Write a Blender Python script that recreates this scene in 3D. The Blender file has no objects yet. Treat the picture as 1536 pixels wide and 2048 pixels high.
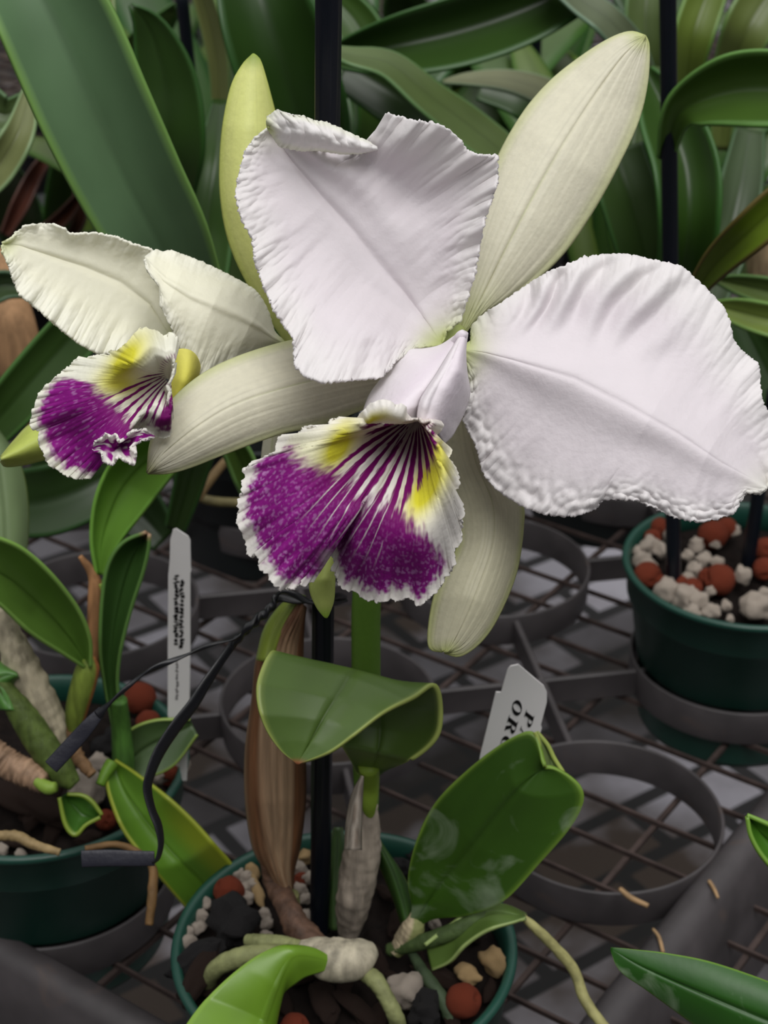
import bpy, math, random
import numpy as np
from mathutils import Vector, Matrix, noise as mnoise
random.seed(7)
rng = np.random.default_rng(7)
SC = bpy.context.scene
COL = SC.collection
# ---------------------------------------------------------------- camera, light, exposure
FPX = 3475.0; PITCH = math.radians(29.63); CZ = 0.95
SP, CP = math.sin(PITCH), math.cos(PITCH)
cam_d = bpy.data.cameras.new('camera'); cam = bpy.data.objects.new('camera', cam_d); COL.objects.link(cam)
cam.location = (0, 0, CZ); cam.rotation_euler = (math.pi/2 - PITCH, 0, 0)
cam_d.sensor_fit = 'VERTICAL'; cam_d.sensor_height = 36; cam_d.lens = 36*FPX/2048
cam_d.clip_start = 0.01; cam_d.clip_end = 60
cam_d.dof.use_dof = True; cam_d.dof.focus_distance = 0.495; cam_d.dof.aperture_fstop = 24
SC.camera = cam
SC.view_settings.view_transform = 'Standard'; SC.view_settings.look = 'None'
SC.view_settings.exposure = -0.08; SC.view_settings.gamma = 1; SC.view_settings.use_curve_mapping = False
w = bpy.data.worlds.new('greenhouse_sky'); SC.world = w; w.use_nodes = True
nt = w.node_tree; nt.nodes.clear()
wo = nt.nodes.new('ShaderNodeOutputWorld'); bg = nt.nodes.new('ShaderNodeBackground')
tc = nt.nodes.new('ShaderNodeTexCoord'); sx = nt.nodes.new('ShaderNodeSeparateXYZ'); rp = nt.nodes.new('ShaderNodeValToRGB')
mr = nt.nodes.new('ShaderNodeMapRange'); mr.inputs[1].default_value = -1; mr.inputs[2].default_value = 1
rp.color_ramp.elements[0].position = 0.47; rp.color_ramp.elements[0].color = (0.02, 0.02, 0.02, 1)
rp.color_ramp.elements[1].position = 0.95; rp.color_ramp.elements[1].color = (1.5, 1.5, 1.5, 1)
e = rp.color_ramp.elements.new(0.62); e.color = (0.12, 0.125, 0.13, 1); e = rp.color_ramp.elements.new(0.78); e.color = (0.62, 0.625, 0.63, 1)
nt.links.new(tc.outputs['Generated'], sx.inputs[0]); nt.links.new(sx.outputs[2], mr.inputs[0])
nt.links.new(mr.outputs[0], rp.inputs[0]); nt.links.new(rp.outputs[0], bg.inputs[0]); nt.links.new(bg.outputs[0], wo.inputs[0])
bg.inputs[1].default_value = 0.85
sun_d = bpy.data.lights.new('diffused_sun', 'SUN'); sun = bpy.data.objects.new('diffused_sun', sun_d); COL.objects.link(sun)
sun_d.energy = 2.0; sun_d.angle = math.radians(40); sun_d.color = (1.0, 0.985, 0.97)
sun.rotation_euler = Vector((0.10, -0.42, 0.9)).to_track_quat('Z', 'Y').to_euler()

# ---------------------------------------------------------------- helpers
def P(x, y, d):
    u = (x-768)/FPX; v = (y-1024)/FPX
    return np.array([d*u, d*CP - d*v*SP, CZ - d*SP - d*v*CP])
def Pn(a):                                   # (n,3) pixel, pixel, depth -> world
    a = np.asarray(a, float); d = a[..., 2]
    u = (a[..., 0]-768)/FPX; v = (a[..., 1]-1024)/FPX
    return np.stack([d*u, d*CP - d*v*SP, CZ - d*SP - d*v*CP], -1)
def G(x, y, h):                              # where the sight line meets the level h below the camera
    return P(x, y, h/(SP + (y-1024)/FPX*CP))
def gd(y, h): return h/(SP + (y-1024)/FPX*CP)
def lin(r, g, b):
    f = lambda c: (c/255/12.92) if c/255 <= 0.04045 else ((c/255+0.055)/1.055)**2.4
    return (f(r), f(g), f(b))
def nz(x, y, z=0.0): return mnoise.noise(Vector((x, y, z)))
def nzg(X, Y, z=0.0):
    s = X.shape
    return np.array([mnoise.noise(Vector((a, b, z))) for a, b in zip(X.ravel(), Y.ravel())]).reshape(s)
def sst(a, b, x):
    t = np.clip((x-a)/(b-a), 0, 1); return t*t*(3-2*t)
def tag(o, label=None, cat=None, group=None, kind=None):
    if label: o['label'] = label
    if cat: o['category'] = cat
    if group: o['group'] = group
    if kind: o['kind'] = kind
    return o
def thing(name, loc, label, cat, group=None, kind=None):
    o = bpy.data.objects.new(name, None); COL.objects.link(o); o.location = tuple(loc); o.empty_display_size = 0.01
    return tag(o, label, cat, group, kind)
def wloc(o):
    p = Vector((0, 0, 0))
    while o: p = p + o.location; o = o.parent
    return p
def mk(name, V, F, mat, parent=None, col=None, solid=0, smooth=True, at=None, label=None, off=0.0, sub=0):
    """one mesh object; V in world coordinates"""
    V = np.asarray(V, float)
    if at is None: at = (V.min(0)+V.max(0))/2
    at = np.asarray(at, float)
    me = bpy.data.meshes.new(name); me.from_pydata((V-at).tolist(), [], [tuple(int(i) for i in f) for f in F]); me.update()
    if smooth: me.polygons.foreach_set('use_smooth', [True]*len(me.polygons))
    if col is not None:
        a = me.color_attributes.new('Col', 'FLOAT_COLOR', 'POINT')
        c = np.ones((len(V), 4)); c[:, :3] = np.asarray(col).reshape(-1, 3) if np.ndim(col) > 1 else col
        a.data.foreach_set('color', c.ravel())
    me.materials.append(mat)
    o = bpy.data.objects.new(name, me); COL.objects.link(o)
    if parent is not None:
        o.parent = parent; o.location = Vector(at) - wloc(parent)
    else: o.location = tuple(at)
    if sub:
        m = o.modifiers.new('subdivision', 'SUBSURF'); m.levels = sub; m.render_levels = sub
    if solid:
        m = o.modifiers.new('thickness', 'SOLIDIFY'); m.thickness = solid; m.offset = off
    if label: o['label'] = label
    return o
def group_part(name, parent, at):
    o = bpy.data.objects.new(name, None); COL.objects.link(o); o.parent = parent; o.location = Vector(at)-wloc(parent); o.empty_display_size = 0.01
    return o
def dup(o, parent=None, loc=None, rot=None, scale=None):
    c = o.copy(); COL.objects.link(c); c.parent = parent
    if loc is not None: c.location = tuple(loc)
    if rot is not None: c.rotation_euler = rot
    if scale is not None: c.scale = scale if hasattr(scale, '__len__') else (scale,)*3
    for ch in list(o.children): dup(ch, c)
    return c
def gridF(nu, nv, wrap=False):
    F = []
    m = nv if wrap else nv-1
    for i in range(nu-1):
        for j in range(m):
            F.append((i*nv+j, i*nv+(j+1) % nv, (i+1)*nv+(j+1) % nv, (i+1)*nv+j))
    return F
def catmull(P_, n):
    P_ = np.asarray(P_, float)
    if len(P_) < 3: t = np.linspace(0, 1, n)[:, None]; return P_[0]*(1-t)+P_[-1]*t
    A = np.vstack([2*P_[0]-P_[1], P_, 2*P_[-1]-P_[-2]])
    seg = []
    for i in range(1, len(A)-2):
        t = np.linspace(0, 1, 14, endpoint=False)[:, None]
        a, b, c, d = A[i-1], A[i], A[i+1], A[i+2]
        seg.append(0.5*((2*b)+(-a+c)*t+(2*a-5*b+4*c-d)*t*t+(-a+3*b-3*c+d)*t**3))
    seg.append(P_[-1:]); return resamp(np.vstack(seg), n)
def resamp(Q, n, dims=2):
    Q = np.asarray(Q, float)
    s = np.r_[0, np.cumsum(np.linalg.norm(np.diff(Q[:, :dims], axis=0), axis=1))]
    s = s/s[-1]; t = np.linspace(0, 1, n)
    return np.stack([np.interp(t, s, Q[:, k]) for k in range(Q.shape[1])], -1)
def vals(d, n):
    if np.ndim(d) == 0: return np.full(n, float(d))
    return np.interp(np.linspace(0, 1, n), np.linspace(0, 1, len(d)), d)

def loft(L, M, R, dL, dM, dR, nu=60, nv=31, smooth=True, jag=0, jagf=40, ruf=0, ruff=14, seed=0, relief=None):
    """blade between a left edge, a midrib and a right edge (pixels, each with its own distances in metres)"""
    f = catmull if smooth else resamp
    def curve(A, d): c = f(A, nu); return np.c_[c, vals(d, nu)]
    Lc, Mc, Rc = curve(L, dL), curve(M, dM), curve(R, dR)
    v = np.linspace(-1, 1, nv); u = np.linspace(0, 1, nu)
    U, V = np.meshgrid(u, v, indexing='ij')
    wl = V*(V-1)/2; wm = 1-V*V; wr = V*(V+1)/2
    g = wl[..., None]*Lc[:, None]+wm[..., None]*Mc[:, None]+wr[..., None]*Rc[:, None]
    taper = np.clip(np.minimum(U, 1-U)*12, 0, 1)
    taper = np.clip(U*12, 0, 1)*np.clip((1-U)*12+0.25, 0, 1)
    if jag:
        for side, C in ((-1, Lc), (1, Rc)):
            T = np.gradient(C[:, :2], axis=0); T /= np.linalg.norm(T, axis=1)[:, None]+1e-9
            N = np.stack([-T[:, 1], T[:, 0]], -1)
            j = np.array([0.55*nz(a*jagf, seed+side, 1)+0.45*nz(a*jagf*2.7, seed+side, 2)+0.35*abs(nz(a*jagf*6, seed+side, 3)) for a in u])*jag
            m = (V*side > 0)*np.abs(V)**7*taper
            g[..., :2] += (m*j[:, None])[..., None]*N[:, None, :]
    if ruf:
        for side in (-1, 1):
            r = np.array([nz(a*ruff, seed+side*3, 5)+0.5*nz(a*ruff*2.3, seed+side*3, 6)+0.25*nz(a*ruff*6, seed+side*3, 7) for a in u])*ruf
            g[..., 2] += (V*side > 0)*np.abs(V)**4.5*r[:, None]*taper
    if relief is not None: g[..., 2] -= relief(U, V)
    return g, U, V
def blade(name, mat, parent, spec, colf, thick=0.0008, **kw):
    g, U, V = loft(**spec, **kw)
    nu, nv = U.shape
    c = colf(g, U, V)
    lab = None
    return mk(name, Pn(g.reshape(-1, 3)), gridF(nu, nv), mat, parent, c.reshape(-1, 3), thick)
def strap(pts, tiltd=0.0, cup=0.004, twist=None):
    """pts: (x, y, depth, width px) along the midrib -> left / mid / right edges"""
    A = np.asarray(pts, float); n = max(24, len(A)*8)
    C = catmull(A, n)
    T = np.gradient(C[:, :2], axis=0); T /= np.linalg.norm(T, axis=1)[:, None]+1e-9
    N = np.stack([-T[:, 1], T[:, 0]], -1); hw = np.maximum(C[:, 3:4], 1)/2
    Lp = C[:, :2]-N*hw; Rp = C[:, :2]+N*hw
    wn = np.clip(C[:, 3]/(A[:, 3].max()), 0, 1)
    return dict(L=Lp, M=C[:, :2], R=Rp, dL=C[:, 2]-(cup+tiltd)*wn, dM=C[:, 2], dR=C[:, 2]-(cup-tiltd)*wn)
def straploft(pts, tiltd=0.0, cup=0.004, nv=15, nu=40, wav=0.0, seed=0):
    s = strap(pts, tiltd, cup)
    idx = np.linspace(0, len(s['M'])-1, nu)
    pick = lambda a: np.stack([np.interp(idx, np.arange(len(a)), a[:, k]) for k in range(a.shape[1])], -1) if np.ndim(a) > 1 else np.interp(idx, np.arange(len(a)), a)
    Lc = np.c_[pick(s['L']), pick(s['dL'])]; Mc = np.c_[pick(s['M']), pick(s['dM'])]; Rc = np.c_[pick(s['R']), pick(s['dR'])]
    v = np.linspace(-1, 1, nv); u = np.linspace(0, 1, nu); U, V = np.meshgrid(u, v, indexing='ij')
    wl = V*(V-1)/2; wm = 1-V*V; wr = V*(V+1)/2
    g = wl[..., None]*Lc[:, None]+wm[..., None]*Mc[:, None]+wr[..., None]*Rc[:, None]
    # crease: midrib groove
    g[..., 2] += 0.0009*np.exp(-(V/0.10)**2)*np.clip(np.minimum(U, 1-U)*8, 0, 1)
    if wav: g[..., 2] += wav*np.sin(U*9+seed)*V
    return g, U, V
def tube(name, pts, mat, parent=None, n=14, seg=60, col=None, flat=1.0, rough=0.0, at=None, label=None, colf=None, wart=0):
    """swept round body; pts (x, y, depth, radius px)"""
    A = catmull(np.asarray(pts, float), seg)
    W = Pn(A[:, :3]); R = A[:, 3]*A[:, 2]/FPX
    return wtube(name, W, R, mat, parent, n, col, flat, rough, at, label, colf)
def wtube(name, W, R, mat, parent=None, n=14, col=None, flat=1.0, rough=0.0, at=None, label=None, colf=None):
    W = np.asarray(W, float); m = len(W); R = np.broadcast_to(R, (m,))
    T = np.gradient(W, axis=0); T /= np.linalg.norm(T, axis=1)[:, None]
    vd = np.array([0, CP, -SP])
    V = []; th = np.linspace(0, 2*math.pi, n, endpoint=False); cc = []
    up = vd - T[0]*vd.dot(T[0]); up /= np.linalg.norm(up)+1e-9
    for i in range(m):
        up = up - T[i]*up.dot(T[i]); up /= np.linalg.norm(up)+1e-9
        s = np.cross(T[i], up)
        for a in th:
            r = R[i]*(1+(rough*nz(i*0.35, math.cos(a)*1.5, math.sin(a)*1.5+R[0]*1000) if rough else 0))
            V.append(W[i]+s*math.cos(a)*r+up*math.sin(a)*r*flat)
            if colf: cc.append(colf(i/(m-1), a))
    F = gridF(m, n, True)
    V.append(W[0]); V.append(W[-1]); b = m*n
    if colf: cc.append(colf(0, 0)); cc.append(colf(1, 0)); col = np.array(cc)
    for j in range(n): F.append((b, (j+1) % n, j)); F.append((b+1, (m-1)*n+j, (m-1)*n+(j+1) % n))
    return mk(name, V, F, mat, parent, col, at=at, label=label)
def lathe_mesh(prof, n=64, c=(0, 0, 0)):
    V = []; 
    for r, z in prof:
        for k in range(n):
            a = 2*math.pi*k/n; V.append((c[0]+r*math.cos(a), c[1]+r*math.sin(a), c[2]+z))
    return V, gridF(len(prof), n, True)

# ---------------------------------------------------------------- materials
def mat(name, rough=0.5, spec=0.5, attr=True, base=(0.5, 0.5, 0.5), trans=0.0, bump=0.0, bscale=300, noise_amt=0.0, nscale=60, stretch=None, coat=0.0, sheen=0.0, fleck=None):
    m = bpy.data.materials.new(name); m.use_nodes = True; t = m.node_tree; t.nodes.clear()
    N = t.nodes.new; L = t.links.new
    out = N('ShaderNodeOutputMaterial'); bs = N('ShaderNodeBsdfPrincipled')
    bs.inputs['Roughness'].default_value = rough; bs.inputs['Specular IOR Level'].default_value = spec
    bs.inputs['Coat Weight'].default_value = coat; bs.inputs['Coat Roughness'].default_value = 0.3
    if sheen: bs.inputs['Sheen Weight'].default_value = sheen
    tcn = N('ShaderNodeTexCoord'); mp = N('ShaderNodeMapping'); L(tcn.outputs['Object'], mp.inputs[0])
    if stretch: mp.inputs['Scale'].default_value = stretch
    if attr:
        a = N('ShaderNodeAttribute'); a.attribute_name = 'Col'; csock = a.outputs['Color']
    else:
        a = N('ShaderNodeRGB'); a.outputs[0].default_value = (*base, 1); csock = a.outputs[0]
    if noise_amt:
        n = N('ShaderNodeTexNoise'); n.inputs['Scale'].default_value = nscale; n.inputs['Detail'].default_value = 6; L(mp.outputs[0], n.inputs['Vector'])
        r = N('ShaderNodeMapRange'); r.inputs[1].default_value = 0.3; r.inputs[2].default_value = 0.7; r.inputs[3].default_value = 1-noise_amt; r.inputs[4].default_value = 1+noise_amt
        L(n.outputs['Fac'], r.inputs[0])
        mx = N('ShaderNodeVectorMath'); mx.operation = 'SCALE'; L(csock, mx.inputs[0]); L(r.outputs[0], mx.inputs['Scale']); csock = mx.outputs[0]
    if fleck:   # scattered dusty marks: (colour, scale, threshold, strength)
        n = N('ShaderNodeTexNoise'); n.inputs['Scale'].default_value = fleck[1]; n.inputs['Detail'].default_value = 9; n.inputs['Distortion'].default_value = 1.2; L(tcn.outputs['Object'], n.inputs['Vector'])
        r = N('ShaderNodeMapRange'); r.inputs[1].default_value = fleck[2]; r.inputs[2].default_value = fleck[2]+0.12; r.inputs[4].default_value = fleck[3]; L(n.outputs['Fac'], r.inputs[0])
        mx = N('ShaderNodeMix'); mx.data_type = 'RGBA'; L(r.outputs[0], mx.inputs[0]); L(csock, mx.inputs[6]); mx.inputs[7].default_value = (*fleck[0], 1); csock = mx.outputs[2]
    L(csock, bs.inputs['Base Color'])
    if bump:
        n2 = N('ShaderNodeTexNoise'); n2.inputs['Scale'].default_value = bscale; n2.inputs['Detail'].default_value = 5; L(mp.outputs[0], n2.inputs['Vector'])
        b = N('ShaderNodeBump'); b.inputs['Strength'].default_value = bump; b.inputs['Distance'].default_value = 0.0006; L(n2.outputs['Fac'], b.inputs['Height']); L(b.outputs[0], bs.inputs['Normal'])
    if trans:
        tr = N('ShaderNodeBsdfTranslucent'); L(csock, tr.inputs['Color']); ms = N('ShaderNodeMixShader'); ms.inputs[0].default_value = trans
        L(bs.outputs[0], ms.inputs[1]); L(tr.outputs[0], ms.inputs[2]); L(ms.outputs[0], out.inputs[0])
    else: L(bs.outputs[0], out.inputs[0])
    return m
M_PETAL = mat('petal_white', 0.55, 0.25, trans=0.30, bump=0.35, bscale=520, noise_amt=0.015, nscale=90, sheen=0.1)
M_SEPAL = mat('sepal_wax', 0.45, 0.35, trans=0.28, bump=0.25, bscale=700, noise_amt=0.04, nscale=400)
M_LIP = mat('lip_velvet', 0.6, 0.2, trans=0.22, bump=0.4, bscale=500)
M_LEAF = mat('leaf_glossy', 0.36, 0.5, trans=0.10, bump=0.10, bscale=260, noise_amt=0.10, nscale=35)
M_LEAFD = mat('leaf_dusty', 0.42, 0.45, trans=0.08, bump=0.15, bscale=260, noise_amt=0.10, nscale=40, fleck=(lin(150, 165, 140), 38, 0.56, 0.45))
M_BACK = mat('leaf_background', 0.36, 0.40, trans=0.10, noise_amt=0.10, nscale=20)
M_HUSK = mat('husk_papery', 0.7, 0.25, trans=0.05, bump=0.8, bscale=240, noise_amt=0.30, nscale=90, stretch=(3, 3, 0.25))
M_BULB = mat('bulb_skin', 0.62, 0.3, bump=1.0, bscale=260, noise_amt=0.42, nscale=120, stretch=(2, 2, 0.5))
M_ROOT = mat('root_skin', 0.65, 0.3, bump=0.7, bscale=420, noise_amt=0.28, nscale=150)
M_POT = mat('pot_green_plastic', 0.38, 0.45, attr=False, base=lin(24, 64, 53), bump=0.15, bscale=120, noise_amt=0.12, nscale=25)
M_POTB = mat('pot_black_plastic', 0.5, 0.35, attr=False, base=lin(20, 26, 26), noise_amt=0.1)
M_TRAY = mat('tray_plastic', 0.5, 0.4, attr=False, base=lin(60, 56, 57), bump=0.3, bscale=150, noise_amt=0.35, nscale=28, fleck=(lin(86, 70, 60), 34, 0.60, 0.35))
M_WIRE = mat('rusty_wire', 0.8, 0.2, attr=False, base=lin(58, 48, 45), bump=0.5, bscale=300, noise_amt=0.4, nscale=80)
M_RUST = mat('rusty_metal', 0.8, 0.2, attr=False, base=lin(104, 72, 58), bump=0.5, bscale=200, noise_amt=0.35, nscale=40)
M_STAKE = mat('stake_plastic', 0.33, 0.35, attr=False, base=lin(14, 18, 26), bump=0.1, bscale=200)
M_TIE = mat('tie_plastic', 0.35, 0.55, attr=False, base=lin(20, 20, 25), bump=0.3, bscale=200)
M_FLAP = mat('tie_flat_plastic', 0.42, 0.5, attr=False, base=lin(34, 34, 43), bump=0.8, bscale=160)
M_TAG = mat('tag_white_plastic', 0.45, 0.4, attr=False, base=lin(232, 229, 228), bump=0.05)
M_INK = mat('ink_black', 0.6, 0.2, attr=False, base=lin(22, 20, 20))
M_INKB = mat('ink_grey', 0.6, 0.2, attr=False, base=lin(120, 116, 116))
M_CLAY = mat('clay_ball', 0.85, 0.2, attr=False, base=lin(122, 54, 34), bump=0.8, bscale=260, noise_amt=0.3, nscale=110)
M_PERL = mat('perlite', 0.85, 0.2, attr=False, base=lin(200, 186, 172), bump=0.9, bscale=350, noise_amt=0.12, nscale=150, fleck=(lin(150, 125, 100), 110, 0.58, 0.5))
M_TAN = mat('tan_stone', 0.85, 0.2, attr=False, base=lin(186, 156, 112), bump=0.8, bscale=300, noise_amt=0.2, nscale=150)
M_CHAR = mat('charcoal', 0.8, 0.35, attr=False, base=lin(30, 27, 28), bump=1.0, bscale=200, noise_amt=0.5, nscale=120)
M_BARK = mat('bark', 0.85, 0.2, attr=False, base=lin(52, 37, 30), bump=1.0, bscale=200, noise_amt=0.5, nscale=90, stretch=(1, 3, 1))
M_SOIL = mat('potting_mix', 0.95, 0.1, attr=False, base=lin(24, 19, 17), bump=1.0, bscale=180, noise_amt=0.5, nscale=120)
# ---------------------------------------------------------------- setting: floor, bench mesh, tray
HT, HR = 0.5345, 0.4757                       # tray rim level, pot rim level (below the camera)
SA = math.radians(55.03); SPC = 0.1632
AV = np.array([math.cos(SA), math.sin(SA)])*SPC; BV = np.array([-math.sin(SA), math.cos(SA)])*SPC
O2 = np.array([0.0112, 0.5154])
def cell(i, j): return O2+i*AV+j*BV
def floor_mat():
    m = bpy.data.materials.new('floor_lit_patches'); m.use_nodes = True; t = m.node_tree; N = t.nodes.new; L = t.links.new
    bs = t.nodes['Principled BSDF']; bs.inputs['Roughness'].default_value = 0.8
    tcn = N('ShaderNodeTexCoord'); mp = N('ShaderNodeMapping'); mp.inputs['Rotation'].default_value = (0, 0, math.radians(-35)); L(tcn.outputs['Object'], mp.inputs[0])
    br = N('ShaderNodeTexBrick'); br.inputs['Scale'].default_value = 4.2; br.inputs['Mortar Size'].default_value = 0.03
    br.inputs['Color1'].default_value = (*lin(178, 175, 176), 1); br.inputs['Color2'].default_value = (*lin(70, 66, 66), 1); br.inputs['Mortar'].default_value = (*lin(28, 26, 26), 1)  # light and dark cells put sky-lit and unlit ground into the floor colour
    L(mp.outputs[0], br.inputs['Vector'])
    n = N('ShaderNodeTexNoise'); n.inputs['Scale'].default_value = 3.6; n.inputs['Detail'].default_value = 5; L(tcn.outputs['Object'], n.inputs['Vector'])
    r = N('ShaderNodeValToRGB'); r.color_ramp.elements[0].position = 0.44; r.color_ramp.elements[0].color = (*lin(84, 68, 54), 1); r.color_ramp.elements[1].position = 0.58; r.color_ramp.elements[1].color = (*lin(230, 230, 240), 1)  # large bright and brownish patches, lit and dark ground painted into the colour
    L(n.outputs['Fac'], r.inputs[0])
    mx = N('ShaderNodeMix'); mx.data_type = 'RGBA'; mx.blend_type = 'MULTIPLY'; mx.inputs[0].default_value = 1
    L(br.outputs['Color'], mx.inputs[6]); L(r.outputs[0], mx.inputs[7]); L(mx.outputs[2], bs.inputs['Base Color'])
    return m
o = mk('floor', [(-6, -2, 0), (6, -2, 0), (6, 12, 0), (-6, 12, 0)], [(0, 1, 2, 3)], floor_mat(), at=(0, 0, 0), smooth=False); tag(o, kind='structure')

ZB = CZ-HT-0.0195                              # bench mesh level
def box(V, F, c, ax, hx, hy, z0, z1):
    """box with direction ax (2d unit), half length hx, half width hy"""
    ax = np.asarray(ax); ay = np.array([-ax[1], ax[0]]); b = len(V)
    for z in (z0, z1):
        for sx_, sy_ in ((-1, -1), (1, -1), (1, 1), (-1, 1)):
            p = np.asarray(c)+ax*hx*sx_+ay*hy*sy_; V.append((p[0], p[1], z))
    F += [(b, b+3, b+2, b+1), (b+4, b+5, b+6, b+7)]+[(b+k, b+(k+1) % 4, b+4+(k+1) % 4, b+4+k) for k in range(4)]
V, F = [], []
for k in range(-30, 110):                      # wires of the bench mesh, across and along
    wd = np.array([math.cos(math.radians(-35)), math.sin(math.radians(-35))]); wn = np.array([-wd[1], wd[0]])
    box(V, F, np.array([0, 1.0])+wn*(k-30)*0.028, wd, 1.9, 0.0008, ZB-0.0026, ZB)
for k in range(-22, 24):
    box(V, F, np.array([0, 1.0])+wd*k*0.075, wn, 1.9, 0.0013, ZB-0.0052, ZB-0.0026)
bench = mk('wire_mesh_bench', V, F, M_WIRE, smooth=False)
tag(bench, 'rusty wire mesh bench top seen through the holes of the black tray', 'bench')

occupied = {(0, 0), (0, 1), (2, 0), (2, 2), (3, 1), (3, 2), (1, 3), (2, 3), (3, 3), (4, 1), (0, 3), (4, 2), (3, 0)}
tray = thing('plant_tray', (O2[0], O2[1], CZ-HT-0.028), 'dark plastic carrier tray with round pot rings joined by diagonal ribs', 'tray')
ringV, ringF = lathe_mesh([(0.0545, -0.019), (0.0552, 0), (0.0561, 0.0010), (0.0571, 0), (0.0562, -0.019)], 72)
first = None
for i in range(0, 5):
    for j in range(0, 5):
        c = {(0, 0): np.array([-0.0153, 0.5005]), (0, 1): np.array([-0.1530, 0.6140]), (2, 0): np.array([0.191, 0.784])}.get((i, j), cell(i, j))
        if i+j > 6: continue
        if first is None:
            first = mk('pot_ring', ringV, ringF, M_TRAY, tray, at=(0, 0, 0)); r_ = first
        else: r_ = first.copy(); COL.objects.link(r_)
        r_.parent = tray; r_.location = Vector((c[0], c[1], CZ-HT))-tray.location
for i in range(0, 4):
    for j in range(0, 4):
        if i+j > 5: continue
        c = cell(i+0.5, j+0.5)
        for sg in ((1, 1), (1, -1), (-1, 1), (-1, -1)):
            dr = (AV*sg[0]+BV*sg[1]); dr /= np.linalg.norm(dr)
            V, F = [], []; ln = SPC/math.sqrt(2)-0.0555
            box(V, F, c+dr*ln/2, dr, ln/2, 0.0016, CZ-HT-0.018, CZ-HT-0.002)
            o = mk('rib', V, F, M_TRAY, tray, smooth=False); bv = o.modifiers.new('bevel', 'BEVEL'); bv.width = 0.0007
# raised lip of the tray along its two near sides
def sweep_lip(p0, p1, nrm):
    prof = [(-0.004, -0.03), (-0.003, -0.002), (0.002, 0.004), (0.009, 0.005), (0.015, 0.0), (0.020, -0.02), (0.026, -0.06)]
    V = []
    for p in (p0, p1):
        for a, z in prof: q = p+nrm*a; V.append((q[0], q[1], CZ-HT+z))
    for p in (p1, p0):
        for a, z in prof: q = p+nrm*(a-0.0015) if a > 0 else p+nrm*(a+0.0015); V.append((q[0], q[1], CZ-HT+z-0.002))
    n = len(prof); F = []
    for r0, r1 in ((0, 1), (2, 3)):
        for k in range(n-1): F.append((r0*n+k, r0*n+k+1, r1*n+k+1, r1*n+k))
    return V, F
bh, ah = BV/SPC, AV/SPC
pA = O2-bh*0.0585-ah*0.062; pB = pA+ah*(SPC*4.8)
V, F = sweep_lip(pA, pB, -bh); mk('tray_lip', V, F, M_TRAY, tray)
pC = O2-ah*0.0585-bh*0.062; pD = pC+bh*(SPC*4.8)
V, F = sweep_lip(pC, pD, -ah); mk('tray_lip', V, F, M_TRAY, tray)

o = mk('wall_back', [(-4, 6, 0), (4, 6, 0), (4, 6, 2.6), (-4, 6, 2.6), (-4, 6.05, 0), (4, 6.05, 0), (4, 6.05, 2.6), (-4, 6.05, 2.6)], [(0, 1, 2, 3), (4, 7, 6, 5), (3, 2, 6, 7)], mat('wall_panel', 0.7, 0.3, attr=False, base=lin(96, 108, 96), noise_amt=0.1), smooth=False); tag(o, kind='structure')
# ---------------------------------------------------------------- pots
def make_pot(c, label, group=None, h=HR, m=M_POT, name='plant_pot', R=0.065, ht=0.098):
    t = thing(name, (c[0], c[1], CZ-h-ht), label, 'pot', group)
    k = R/0.065
    V, F = lathe_mesh([(0.0, ht*0.03), (0.030, ht*0.03), (0.0480*k, 0.003), (0.0495*k, 0.0), (0.0505*k, 0.003), (0.0520*k, ht*0.40), (0.0535*k, ht*0.42), (0.0592*k, ht-0.021), (0.0600*k, ht-0.0205),
                       (0.0560*k, ht-0.021), (0.0490*k, 0.006), (0.0, 0.006)], 72)
    mk('pot_body', np.array(V)+[c[0], c[1], CZ-h-ht], F, m, t)
    V, F = lathe_mesh([(0.0598*k, -0.022), (0.0612*k, -0.020), (0.0622*k, -0.0045), (0.0640*k, -0.0035), (0.0650*k, -0.0015), (0.0646*k, 0.0), (0.0628*k, 0.0006), (0.0612*k, -0.0004), (0.0600*k, -0.006), (0.0592*k, -0.022), (0.0598*k, -0.022)], 96)
    mk('pot_rim', np.array(V)+[c[0], c[1], CZ-h], F, m, t)
    return t
def make_soil(c, label, r=0.0598, h=HR+0.012, amp=0.006, seed=0):
    V = []; nr, na = 22, 72
    for a in range(nr):
        rr = r*a/(nr-1)
        for b in range(na):
            th = 2*math.pi*b/na; x = rr*math.cos(th); y = rr*math.sin(th)
            z = amp*(nz(x*90, y*90, seed)+0.6*nz(x*220, y*220, seed+4))*(1-(a/(nr-1))**6)
            V.append((c[0]+x, c[1]+y, CZ-h+z))
    o = mk('potting_mix', V, gridF(nr, na, True), M_SOIL); return tag(o, label, 'potting mix', kind='stuff')
CP0 = np.array([-0.0153, 0.5005]); CPL = np.array([-0.1530, 0.6140]); CPR = np.array([0.191, 0.784])
make_pot(CP0, 'dark green plastic pot holding the flowering orchid, nearest the camera', R=0.0668)
make_pot(CPL, 'dark green plastic pot at the left holding the small orchid with the upright tag', R=0.0666)
make_pot(CPR, 'dark green plastic pot at the right filled with white and red pebbles')
make_soil(CP0, 'dark bark mix filling the pot of the flowering orchid', seed=1, r=0.0612)
make_soil(CPL, 'dark bark mix filling the left pot under the small orchid', seed=2, r=0.0612)
make_soil(CPR, 'dark mix under the pebbles in the right pot', seed=3, h=HR+0.014)
bgpots = [((2, 2), 'black pot in shade left of the main purple lip, under the left sepal'), ((3, 1), 'black pot whose lower part shows under the large right petal'), ((3, 2), None),
          ((1, 3), None), ((2, 3), None), ((3, 3), None), ((4, 1), None), ((4, 2), None)]
bgcell = {}
pot0 = None
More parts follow.
